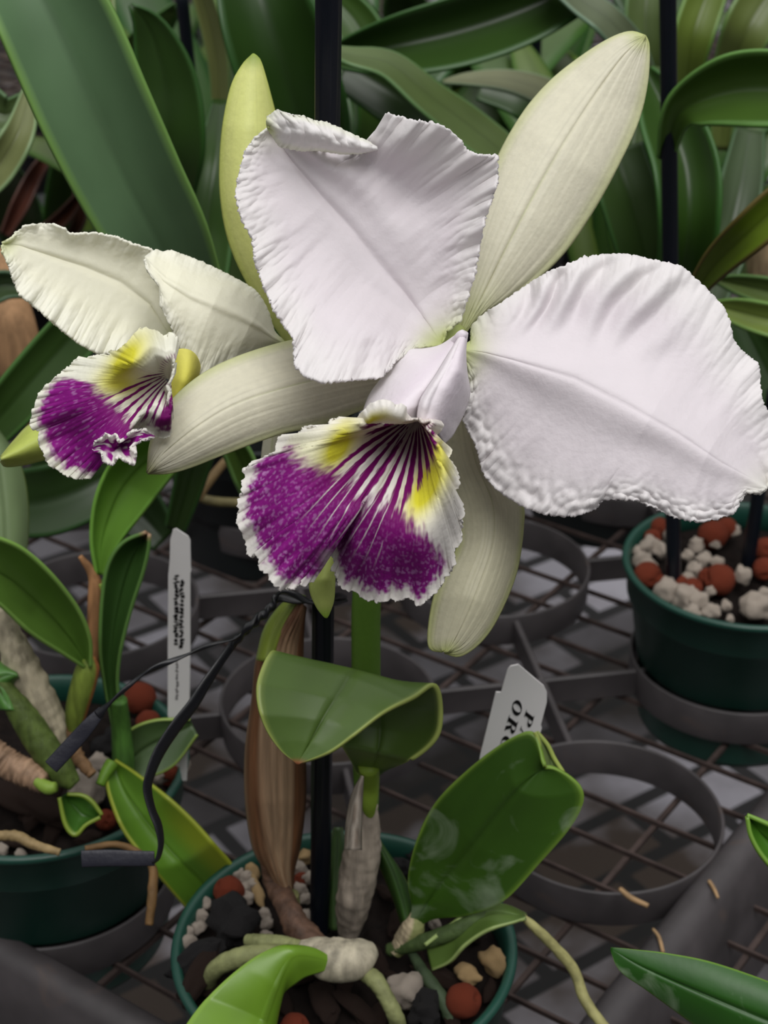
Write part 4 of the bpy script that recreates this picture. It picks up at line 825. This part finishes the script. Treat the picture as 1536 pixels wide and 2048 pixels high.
for pts, lb in (([(1240, 1778, 5), (1262, 1796, 6), (1296, 1812, 5)], 'short tan twig leaning on the rim of the empty ring at right'), ([(1306, 1858, 3), (1318, 1875, 4), (1326, 1905, 4)], 'thin dry twig on the tray edge above the dark leaf tip'), ([(1418, 1762, 4), (1428, 1778, 4), (1436, 1796, 3)], 'tiny tan splinter on the tray edge at the right')):
    A_ = catmull(np.array([list(G(x, y, HT-0.006))+[gd(y, HT-0.006)*r/FPX] for x, y, r in pts]), 16)
    tag(wtube('dry_twig', A_[:, :3], A_[:, 3], M_ROOT, None, n=8, col=np.array(lin(150, 122, 88))), lb, 'twig')
# ---------------------------------------------------------------- plant tags
def plate(name, pts, dfun, thick, m, parent=None, label=None, n=None):
    A = np.array([(x, y, dfun(x, y)) for x, y in pts]); W = Pn(A); nn = np.cross(W[1]-W[0], W[-2]-W[0]); nn /= np.linalg.norm(nn)
    if nn.dot(np.array([0, CP, -SP])) < 0: nn = -nn
    V = np.vstack([W, W+nn*thick]); k = len(W)
    F = [tuple(range(k)), tuple(range(2*k-1, k-1, -1))]+[(i, (i+1) % k, k+(i+1) % k, k+i) for i in range(k)]
    o = mk(name, V, F, m, parent, smooth=False, label=label); b = o.modifiers.new('bevel', 'BEVEL'); b.width = 0.0003; b.segments = 2; b.limit_method = 'ANGLE'
    return o
def glyph(ch):
    """serif letter as closed outlines in a unit box (bold, condensed)"""
    S = {'O': ([(0.5+0.42*math.cos(a), 0.5+0.5*math.sin(a)) for a in np.linspace(0, 2*math.pi, 28, endpoint=False)], [(0.5+0.19*math.cos(a), 0.5+0.42*math.sin(a)) for a in np.linspace(0, 2*math.pi, 28, endpoint=False)])}
    return S.get(ch)
def quadstrip(o, i):
    n = len(o); return list(o)+list(i), [(k, (k+1) % n, n+(k+1) % n, n+k) for k in range(n)]
def letter(ch):
    V, F = [], []
    def poly(p): b = len(V); V.extend(p); F.append(tuple(range(b, b+len(p))))
    def ring(o, i, close=True):
        b = len(V); n = len(o); V.extend(o); V.extend(i)
        for k in range(n if close else n-1): F.append((b+k, b+(k+1) % n, b+n+(k+1) % n, b+n+k))
    arc = lambda cx, cy, rx, ry, a0, a1, n=18: [(cx+rx*math.cos(a), cy+ry*math.sin(a)) for a in np.linspace(math.radians(a0), math.radians(a1), n)]
    if ch == 'O': ring(arc(.5, .5, .44, .5, 0, 360, 33), arc(.5, .5, .20, .43, 0, 360, 33), False)
    if ch == 'C':
        ring(arc(.52, .5, .46, .5, 50, 310, 26), arc(.56, .5, .24, .43, 55, 305, 26), False); poly([(.80, .98), (.86, .98), (.88, .66), (.82, .66)]); poly([(.78, .10), (.88, .18), (.90, .28), (.84, .26)])
    if ch in 'PRIEDL':
        poly([(.14, .0), (.40, .0), (.40, 1), (.14, 1)]); poly([(.02, .0), (.52, .0), (.52, .06), (.02, .06)]); poly([(.02, .94), (.5, .94), (.5, 1), (.02, 1)])
    if ch in 'PR': ring(arc(.48, .74, .40, .26, 90, -90), arc(.48, .74, .16, .20, 90, -90), False); poly([(.38, .94), (.49, .94), (.49, 1), (.38, 1)]); poly([(.38, .48), (.49, .48), (.49, .54), (.38, .54)])
    if ch == 'R': poly([(.45, .5), (.66, .5), (.98, .0), (.72, .0)]); poly([(.68, 0), (1.02, 0), (1.02, .06), (.68, .06)])
    if ch == 'A': poly([(.42, 1), (.58, 1), (.96, 0), (.68, 0)]); poly([(.42, 1), (.50, .9), (.16, 0), (.08, 0)]); poly([(.24, .28), (.72, .28), (.72, .36), (.26, .36)]); poly([(-.02, 0), (.30, 0), (.30, .06), (-.02, .06)]); poly([(.6, 0), (1.04, 0), (1.04, .06), (.6, .06)])
    return V, F
def text_on(name, s, org, ax, ay, dfun, parent, shear=0.25, m=None):
    """letters laid on the tag: ax = advance of one letter (pixels), ay = up of the letter (pixels)"""
    V, F = [], []; ax = np.array(ax, float); ay = np.array(ay, float)
    for k, ch in enumerate(s):
        v, f = letter(ch); b = len(V)
        for x, y in v:
            p = np.array(org)+ax*(k*1.12+x+shear*(y-.5))+ay*y; V.append((p[0], p[1], dfun(p[0], p[1])-0.0003))
        F += [tuple(b+i for i in q) for q in f]
    return mk(name, Pn(np.array(V)), F, m or M_INK, parent, smooth=False)
# leaning tag behind the upright leaf
tf = lambda x, y: 1/(1/0.640-(y-1330)*0.000205)
tg = thing('plant_tag', P(930, 1690, tf(930, 1690)), 'leaning white plant tag with black letters behind the upright leaf', 'plant tag')
plate('tag_body', [(1022, 1334), (1036, 1331), (1086, 1373), (1092, 1385), (1092, 1404), (1080, 1450), (1082, 1456), (1078, 1470), (1068, 1510), (1010, 1740), (965, 1740), (940, 1640), (962, 1512), (993, 1386), (1000, 1386), (1003, 1389), (1014, 1350), (1017, 1340)], tf, 0.0008, M_TAG, tg)
text_on('lettering', 'ORC', (1029, 1397), (-10, 32), (20, 6), tf, tg); text_on('lettering', 'PA', (1052, 1422), (-9.5, 30.5), (18.5, 5.5), tf, tg)
# upright tag in the left pot
tf2 = lambda x, y: 1/(1/0.700-(y-1060)*0.00020)
tg2 = thing('plant_tag', P(362, 1480, tf2(0, 1480)), 'upright narrow white plant tag in the left pot with blurred lettering', 'plant tag')
plate('tag_body', [(347, 1061), (352, 1059), (375, 1074), (379, 1082), (380, 1135), (381, 1140), (379, 1148), (379, 1300), (377, 1440), (372, 1560), (366, 1560), (345, 1460), (337, 1430), (337, 1300), (338, 1150), (341, 1120), (342, 1080)], tf2, 0.0008, M_TAG, tg2)
def marks(name, x, y0, y1, wd, m, seed):
    r = random.Random(seed); V, F = [], []; y = y0
    while y < y1:
        l = r.uniform(3.5, 7)
        for k in range(2):
            a = x-wd/2+r.uniform(0, wd*0.5); b_ = a+r.uniform(wd*0.5, wd*0.95); yy = y+k*l*0.4
            b = len(V); V += [(a, yy, 0), (b_, yy+r.uniform(-1, 1), 0), (b_, yy+l*0.7, 0), (a, yy+l*0.6, 0)]; F.append((b, b+1, b+2, b+3))
        y += l+r.uniform(0.5, 3)
    V = np.array(V, float); V[:, 2] = [tf2(0, q[1])-0.0003 for q in V]
    return mk(name, Pn(V), F, m, tg2, smooth=False)
marks('lettering', 351, 1150, 1292, 9, M_INK, 1); marks('lettering', 362, 1160, 1290, 9, M_INK, 2); marks('lettering', 353, 1320, 1400, 5, M_INKB, 3)

# ---------------------------------------------------------------- twist tie around the stake
tie = thing('twist_tie', P(640, 1196, sd(1196)-.012), 'twisted black plastic tie knotted round the stake with two long flat ends', 'tie')
def ribbon(name, pts, wid, m, twist=0.0, flat=0.35, ph=0.0):
    A = catmull(np.array(pts, float), 110); W = Pn(A[:, :3]); R = A[:, 3]*A[:, 2]/FPX
    T = np.gradient(W, axis=0); T /= np.linalg.norm(T, axis=1)[:, None]
    view = np.array([0, CP, -SP]); V = []; n = 12
    for i in range(len(W)):
        s = np.cross(T[i], view); s /= np.linalg.norm(s); u = np.cross(s, T[i])
        tw = twist*i/len(W)*2*math.pi+ph
        s2 = s*math.cos(tw)+u*math.sin(tw); u2 = -s*math.sin(tw)+u*math.cos(tw)
        for k in range(n):
            a = 2*math.pi*k/n; V.append(W[i]+s2*math.cos(a)*R[i]+u2*math.sin(a)*R[i]*flat)
    F = gridF(len(W), n, True)+[tuple(range(n-1, -1, -1)), tuple(range(len(V)-n, len(V)))]
    return mk(name, V, F, m, tie)
sk = sd(1196)
ribbon('loop', [(690, 1196, sk+.008, 7), (672, 1192, sk-.006, 8), (640, 1198, sk-.009, 8), (600, 1203, sk-.008, 9), (565, 1197, sk-.008, 8), (545, 1200, sk-.010, 7)], 1, M_TIE, 0.5, 0.5)
ribbon('loop', [(545, 1212, sk-.010, 6), (560, 1185, sk-.012, 7), (590, 1190, sk-.014, 7), (620, 1204, sk-.012, 7), (660, 1206, sk-.006, 7), (690, 1200, sk+.008, 7)], 1, M_TIE, 1.2, 0.5)
ribbon('twisted_wire', [(552, 1190, sk-.012, 6), (543, 1214, sk-.012, 10), (515, 1240, sk-.012, 10), (485, 1268, sk-.012, 9), (460, 1296, sk-.011, 9)], 1, M_TIE, 3.0, 0.6)
ribbon('twisted_wire', [(556, 1200, sk-.008, 6), (530, 1222, sk-.008, 8), (500, 1250, sk-.014, 9), (465, 1292, sk-.009, 8)], 1, M_TIE, 2.2, 0.6, 1.0)
ribbon('wire_end', [(500, 1256, sk-.012, 6), (470, 1278, sk-.014, 5), (430, 1287, sk-.016, 4), (385, 1305, sk-.018, 5), (335, 1325, sk-.02, 6), (300, 1340, sk-.02, 8), (275, 1357, sk-.02, 5), (235, 1392, sk-.02, 6), (195, 1430, sk-.018, 10)], 1, M_TIE, 2.0, 0.55)
ribbon('flat_end', [(205, 1420, sk-.018, 9), (180, 1448, sk-.018, 14), (150, 1482, sk-.017, 16), (102, 1534, sk-.016, 16)], 1, M_FLAP, 0.0, 0.16)
ribbon('wire_end', [(470, 1282, sk-.011, 9), (440, 1325, sk-.012, 9), (410, 1370, sk-.014, 12), (385, 1410, sk-.015, 14), (350, 1455, sk-.016, 16), (318, 1505, sk-.017, 16), (300, 1550, sk-.018, 14), (295, 1580, sk-.018, 13), (304, 1620, sk-.018, 12), (316, 1650, sk-.018, 13), (322, 1685, sk-.018, 11), (316, 1716, sk-.018, 10), (306, 1726, sk-.018, 8)], 1, M_TIE, 0.15, 0.3, 0.3)
ribbon('flat_end', [(309, 1717, sk-.018, 15), (265, 1717, sk-.017, 16), (215, 1716, sk-.016, 17), (163, 1718, sk-.015, 17)], 1, M_FLAP, 0.0, 0.14)
# ---------------------------------------------------------------- plants behind and at the edges
def plant(name, loc, label, cat='orchid plant', group=None): return thing(name, loc, label, cat, group)
def bleaf(parent, pts, col, edge=None, tiltd=0.0, cup=0.006, m=None, thick=0.0016, wav=0.0, seed=0, yel=0, name='leaf'):
    g, U, V = straploft(pts, tiltd, cup, wav=wav, seed=seed); col = tuple(np.array(col)*np.array([.76, .72, .62])); edge = edge if edge is not None else tuple(np.array(col)*1.5)
    return mk(name, Pn(g.reshape(-1, 3)), gridF(*U.shape), m or M_BACK, parent, leaf_col(col, edge if edge is not None else np.array(col)*1.5, yel=yel)(g, U, V).reshape(-1, 3), thick)
b1 = plant('leafy_orchid', P(420, 760, .80), 'tall orchid plant with a broad grey-green leaf arching behind the small bloom')
bleaf(b1, [(20, -120, .60, 190), (110, 40, .605, 225), (190, 220, .615, 225), (262, 370, .63, 212), (330, 500, .65, 190), (390, 640, .68, 130), (420, 780, .72, 50)], lin(98, 152, 124), lin(120, 160, 80), cup=0.012)
b2 = plant('leafy_orchid', P(330, 620, .95), 'dark leaved orchid plant behind the broad grey leaf at upper left')
bleaf(b2, [(262, 10, .82, 8), (300, 60, .83, 70), (330, 160, .84, 125), (340, 280, .85, 140), (335, 370, .87, 120), (330, 470, .90, 70), (330, 600, .95, 40)], lin(44, 84, 36))
bleaf(b2, [(190, -60, .95, 70), (192, 60, .95, 80), (205, 180, .96, 60), (240, 330, 1.0, 40)], lin(116, 142, 96))
bleaf(b2, [(395, -40, .92, 40), (425, 60, .93, 46), (440, 160, .94, 40), (440, 300, .96, 30)], lin(120, 150, 100), tiltd=0.01)
bleaf(b2, [(420, 800, .90, 50), (400, 640, .90, 90), (410, 480, .90, 110), (430, 340, .90, 90), (440, 200, .92, 30)], lin(50, 92, 40))
b3 = plant('leafy_orchid', P(600, 560, 1.0), 'dark orchid plant with very broad leaves behind the centre stake')
bleaf(b3, [(500, -90, .88, 150), (535, 30, .88, 190), (575, 150, .89, 200), (610, 280, .91, 180), (620, 450, .95, 90)], lin(42, 82, 36), cup=0.02)
bleaf(b3, [(440, -60, .96, 100), (470, 60, .96, 110), (510, 200, .96, 90), (560, 400, .98, 50)], lin(50, 92, 42))
bleaf(b3, [(640, 430, .98, 120), (650, 300, .98, 130), (630, 150, .99, 110), (600, 40, 1.0, 70)], lin(56, 98, 46))
bleaf(b3, [(650, -20, 1.0, 60), (720, 60, 1.0, 90), (760, 200, 1.0, 90), (740, 360, 1.02, 70)], lin(60, 104, 48))
b4 = plant('leafy_orchid', P(860, 520, 1.1), 'orchid plant with long horizontal leaves above the main flower')
bleaf(b4, [(1240, -70, .93, 40), (1150, -30, .92, 110), (1040, 22, .92, 135), (920, 62, .92, 140), (800, 90, .92, 120), (700, 108, .93, 70), (640, 118, .94, 12)], lin(48, 88, 40), cup=0.02)
bleaf(b4, [(640, 95, .84, 10), (700, 112, .84, 34), (780, 130, .85, 54), (860, 195, .86, 66), (940, 255, .88, 76), (1030, 330, .90, 70), (1100, 420, .94, 50)], lin(86, 122, 78), tiltd=-0.02)
bleaf(b4, [(690, 130, .95, 100), (800, 190, .95, 130), (900, 270, .96, 130), (1000, 380, .98, 90)], lin(42, 78, 36))
bleaf(b4, [(885, 164, .97, 6), (940, 158, .97, 26), (1020, 162, .97, 44), (1100, 190, .98, 60), (1180, 250, 1.0, 70), (1240, 360, 1.02, 50)], lin(118, 144, 118), tiltd=-0.015)
bleaf(b4, [(960, 170, 1.02, 60), (1060, 200, 1.02, 90), (1140, 300, 1.04, 80)], lin(44, 82, 36))
bleaf(b4, [(1090, -60, .90, 40), (1160, 0, .90, 52), (1215, 40, .90, 60), (1262, 100, .92, 64), (1300, 200, .95, 50)], lin(96, 126, 108), tiltd=-0.015)
b5 = plant('leafy_orchid', P(1330, 760, 1.0), 'orchid plant with wide green leaves crossing the right stake')
bleaf(b5, [(1660, 190, .74, 120), (1560, 178, .75, 150), (1470, 180, .76, 145), (1390, 205, .77, 100), (1350, 240, .78, 60), (1330, 320, .80, 30)], lin(66, 112, 48), lin(96, 140, 66), cup=0.015)
bleaf(b5, [(1290, 140, .88, 30), (1330, 220, .87, 110), (1372, 330, .86, 130), (1378, 450, .86, 120), (1365, 560, .88, 100), (1340, 700, .92, 50)], lin(52, 96, 42), cup=0.02)
bleaf(b5, [(1230, 300, .88, 120), (1262, 400, .88, 120), (1290, 520, .89, 100), (1310, 650, .92, 60)], lin(54, 92, 48))
bleaf(b5, [(1290, 130, .94, 90), (1270, 260, .94, 90), (1250, 420, .94, 80), (1260, 600, .96, 40)], lin(60, 100, 44))
bleaf(b5, [(1400, 650, .90, 60), (1450, 500, .92, 90), (1480, 380, .93, 90), (1500, 260, .95, 60)], lin(52, 84, 52))
b6 = plant('leafy_orchid', P(1390, 640, .80), 'orchid plant with a yellow-green leaf with brown edge at the right')
bleaf(b6, [(1680, 330, .70, 60), (1580, 395, .71, 78), (1500, 465, .72, 76), (1440, 520, .74, 62), (1400, 570, .76, 40), (1370, 620, .78, 20)], lin(104, 150, 52), lin(96, 80, 40), cup=0.008)
bleaf(b6, [(1640, 660, .84, 70), (1540, 640, .84, 66), (1470, 622, .85, 50), (1420, 608, .86, 10)], lin(110, 150, 80))
bleaf(b6, [(1640, 620, .86, 60), (1560, 590, .86, 60), (1480, 570, .87, 40), (1430, 560, .88, 10)], lin(84, 120, 70))
bleaf(b6, [(1480, 640, .92, 60), (1520, 720, .92, 90), (1560, 800, .92, 90)], lin(40, 78, 36))
b7 = plant('leafy_orchid', P(1450, 300, 1.2), 'orchid plant with pale upright leaves at the top right corner')
bleaf(b7, [(1440, -80, 1.0, 70), (1410, 0, 1.0, 80), (1385, 80, 1.0, 78), (1372, 180, 1.02, 50), (1370, 300, 1.05, 30)], lin(100, 140, 66))
bleaf(b7, [(1600, -100, .96, 70), (1530, 0, .96, 100), (1490, 70, .96, 96), (1455, 160, .98, 60), (1440, 300, 1.0, 40)], lin(98, 132, 76))
bleaf(b7, [(1300, -60, 1.05, 80), (1290, 40, 1.05, 80), (1300, 150, 1.06, 60), (1320, 300, 1.1, 40)], lin(84, 120, 76))
b8 = plant('leafy_orchid', P(30, 1000, .85), 'orchid plant with dark strap leaves at the left edge under the small bloom')
bleaf(b8, [(250, 520, .74, 60), (190, 620, .74, 95), (120, 700, .745, 105), (40, 790, .75, 100), (-30, 870, .76, 80)], lin(52, 92, 44), lin(80, 120, 60))
bleaf(b8, [(300, 900, .86, 60), (200, 960, .85, 120), (100, 1000, .85, 140), (0, 1010, .86, 130)], lin(38, 72, 34))
bleaf(b8, [(330, 1080, .88, 60), (260, 1010, .88, 120), (160, 960, .88, 140), (60, 940, .88, 120)], lin(32, 62, 30))
bleaf(b8, [(-40, 380, .80, 60), (0, 330, .80, 70), (40, 260, .80, 60), (60, 180, .82, 30)], lin(110, 138, 100))
bleaf(b8, [(-40, 590, .86, 60), (10, 570, .86, 56), (60, 580, .86, 30), (90, 590, .86, 8)], lin(60, 92, 66))
bleaf(b8, [(-40, 200, .84, 80), (10, 230, .84, 70), (60, 200, .85, 40)], lin(70, 104, 66))
tube('dry_bulb', [(0, 500, .90, 20), (10, 580, .90, 40), (25, 670, .90, 52), (50, 760, .91, 44), (80, 860, .92, 20)], M_HUSK, b8, col=np.array(lin(170, 132, 96)))
b10 = plant('dried_orchid', P(90, 470, 1.15), 'withered brown orchid plant in the dark gap above the small cream flower')
bleaf(b10, [(10, 470, 1.14, 20), (40, 410, 1.13, 34), (70, 350, 1.13, 30), (110, 290, 1.13, 14)], lin(92, 66, 62))
bleaf(b10, [(60, 480, 1.15, 18), (120, 440, 1.14, 30), (170, 380, 1.13, 16)], lin(74, 52, 44))
bleaf(b10, [(0, 300, 1.15, 20), (40, 250, 1.15, 30), (70, 200, 1.15, 12)], lin(80, 58, 46))
bleaf(b10, [(130, 500, 1.15, 16), (160, 430, 1.15, 26), (150, 340, 1.15, 12)], lin(60, 46, 40))
for (x_, y_, lb) in ((0.06, 0.22, 'rearmost black pot seen left of the broad grey leaf'),):
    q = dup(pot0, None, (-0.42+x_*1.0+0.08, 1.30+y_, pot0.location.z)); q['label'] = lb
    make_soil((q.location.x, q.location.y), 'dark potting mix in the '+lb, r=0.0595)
b9 = plant('leafy_orchid', P(520, 1000, .95), 'orchid plant with narrow leaves between the two blooms')
bleaf(b9, [(430, 860, .72, 30), (470, 900, .73, 50), (495, 960, .74, 50), (505, 1020, .75, 16)], lin(76, 120, 60), lin(110, 150, 80))
bleaf(b9, [(380, 760, .80, 50), (400, 860, .80, 70), (380, 960, .82, 60), (350, 1060, .84, 40)], lin(46, 82, 38))
tube('root', [(395, 1000, .86, 8), (420, 960, .86, 10), (470, 900, .86, 8)], M_ROOT, b9, col=np.array(lin(110, 90, 60)))
tube('root', [(380, 990, .88, 8), (430, 1003, .88, 10), (500, 1006, .88, 9)], M_ROOT, b9, col=np.array(lin(100, 92, 60)))
br = plant('orchid_leaf', P(1560, 2000, .60), 'dark glossy leaf with pointed tip reaching in at the bottom right corner', 'leaf')
leaf_edges('leaf_blade', br, dict(L=[(1222, 1895), (1270, 1900), (1330, 1907), (1420, 1925), (1536, 1965), (1640, 2010)], M=[(1222, 1897), (1280, 1930), (1350, 1962), (1450, 2005), (1560, 2050), (1660, 2090)], R=[(1222, 1900), (1240, 1940), (1290, 1975), (1345, 2015), (1420, 2070), (1500, 2130), (1600, 2190)],
      dL=[.575, .566, .556], dM=[.575, .562, .550], dR=[.575, .570, .562]), leaf_col(lin(34, 86, 26), lin(120, 160, 60)), M_LEAFD)
br2 = plant('orchid_leaf', P(1600, 1690, .60), 'small dark leaf tip poking in at the right edge', 'leaf')
leaf_edges('leaf_blade', br2, dict(L=[(1494, 1630), (1520, 1640), (1560, 1655), (1620, 1665)], M=[(1494, 1631), (1525, 1670), (1570, 1705), (1640, 1725)], R=[(1494, 1632), (1502, 1675), (1530, 1722), (1580, 1770), (1650, 1800)], dL=.585, dM=.59, dR=.585), leaf_col(lin(58, 116, 32), lin(120, 160, 60)), nu=30, nv=15)

# rows of leafy orchids further back, each with its own leaves
def wleaf(parent, base, az, length, wid, arch, lean, col, name='leaf'):
    """strap leaf growing from base: azimuth, length, width, how much it arches"""
    nu, nv = 22, 7; dirh = np.array([math.cos(az), math.sin(az), 0]); side = np.array([-math.sin(az), math.cos(az), 0])
    p = np.array(base, float); V = []; el = lean; st = length/(nu-1)
    for i in range(nu):
        t = i/(nu-1); a = el-arch*t
        tang = dirh*math.cos(a)+np.array([0, 0, 1])*math.sin(a); nrm = np.cross(side, tang)
        w_ = wid*(0.35+0.65*math.sin(min(1, t*1.6)*math.pi/2))*math.sqrt(max(0.0, 1-max(0, (t-0.55)/0.45)**2.2))+0.0004
        for j in range(nv):
            v = -1+2*j/(nv-1); V.append(p+side*v*w_/2-nrm*abs(v)**1.4*w_*-0.16)
        p = p+tang*st
    v = np.tile(np.linspace(-1, 1, nv), nu); u = np.repeat(np.linspace(0, 1, nu), nv)
    c = leaf_col(col, np.array(col)*1.3)(None, u, v)
    return mk(name, V, gridF(nu, nv), M_BACK, parent, c, 0.0014)
greens = [lin(44, 80, 34), lin(56, 92, 40), lin(34, 66, 28), lin(66, 98, 56), lin(46, 84, 42), lin(74, 108, 46)]
spots = []
for k, (ij, lab) in enumerate(bgpots): spots.append((bgcell[ij][0], bgcell[ij][1], CZ-HR-0.008, 0))
for r_, yy in enumerate((1.32, 1.52, 1.74, 1.98)):
    nn_ = 6+r_
    for q in range(nn_):
        xx = (q-(nn_-1)/2)*(0.155+0.01*r_)+random.uniform(-.03, .03)
        spots.append((xx, yy+random.uniform(-.04, .04), CZ-HT-0.03, 1))
KEEP = {0: 'dark orchid leaves in the gap between the broad grey leaf and the yellow-green sepal', 1: 'leafy orchid seen just right of the tall pale sepal, left of the right stake',
 2: 'leafy orchid with upright blades behind the long horizontal leaf at top', 5: 'leafy orchid at the top edge between the broad grey leaf and thin stake',
 6: 'shaded leafy orchid directly behind the right stake', 7: 'leafy orchid at the top edge above the tip of the tall sepal', 9: 'leafy orchid far back beside the right edge of the broad grey leaf', 10: 'small looking leafy orchid at the top edge right of the thin stake', 11: 'leafy orchid far back in the gap above the largest petal',
 17: 'leafy orchid far back above the horizontal leaf, right of centre stake', 18: 'leafy orchid far back just left of the right stake top'}
first_lab = ['leafy orchid in a black pot, one of the shaded crowd behind the blooms']
for k, (x, y, z, far) in enumerate(spots):
    random.seed(500+k)
    if KEEP is not None and k not in KEEP: continue
    pl_ = thing('leafy_orchid', (x, y, z), (KEEP or {}).get(k, 'spot %d' % k), 'orchid plant', 'leafy orchids crowding the bench behind the blooms')
    n = random.randint(5, 7)
    for q in range(n):
        az = q*2.4+random.uniform(-.5, .5); 
        L_ = random.uniform(.24, .36) if far else random.uniform(.20, .28)
        # near pots grow away from the camera, so the blooms stay clear
        if not far: az = math.pi/2+random.uniform(-1.5, 1.5)
        wleaf(pl_, (x+random.uniform(-.02, .02), y+random.uniform(-.02, .02), z+0.02), az, L_, random.uniform(.03, .055), random.uniform(0.5, 1.5), random.uniform(1.15, 1.5), random.choice(greens))
    for q in range(3):
        a = random.uniform(0, 6.3); hb = random.uniform(.05, .09)
        p0_ = np.array([x+0.02*math.cos(a), y+0.02*math.sin(a), z-0.002]); W = [p0_+np.array([0.006*math.cos(a)*t, 0.006*math.sin(a)*t, hb*t]) for t in np.linspace(0, 1, 12)]
        wtube('pseudobulb', W, [0.006+0.007*math.sin(math.pi*min(1, t*0.9+.1)) for t in np.linspace(0, 1, 12)], M_BULB, pl_, n=12, col=np.array(random.choice([lin(96, 112, 60), lin(150, 130, 100), lin(110, 84, 62)])))
    if far:
        V, F = lathe_mesh([(0, -0.004), (0.045, -0.004), (0.058, 0.085), (0.063, 0.085), (0.063, 0.095), (0.057, 0.095), (0.055, 0.075), (0.0, 0.075)], 32)
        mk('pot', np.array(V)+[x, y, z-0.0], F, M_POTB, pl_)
        pl_.location.z += 0
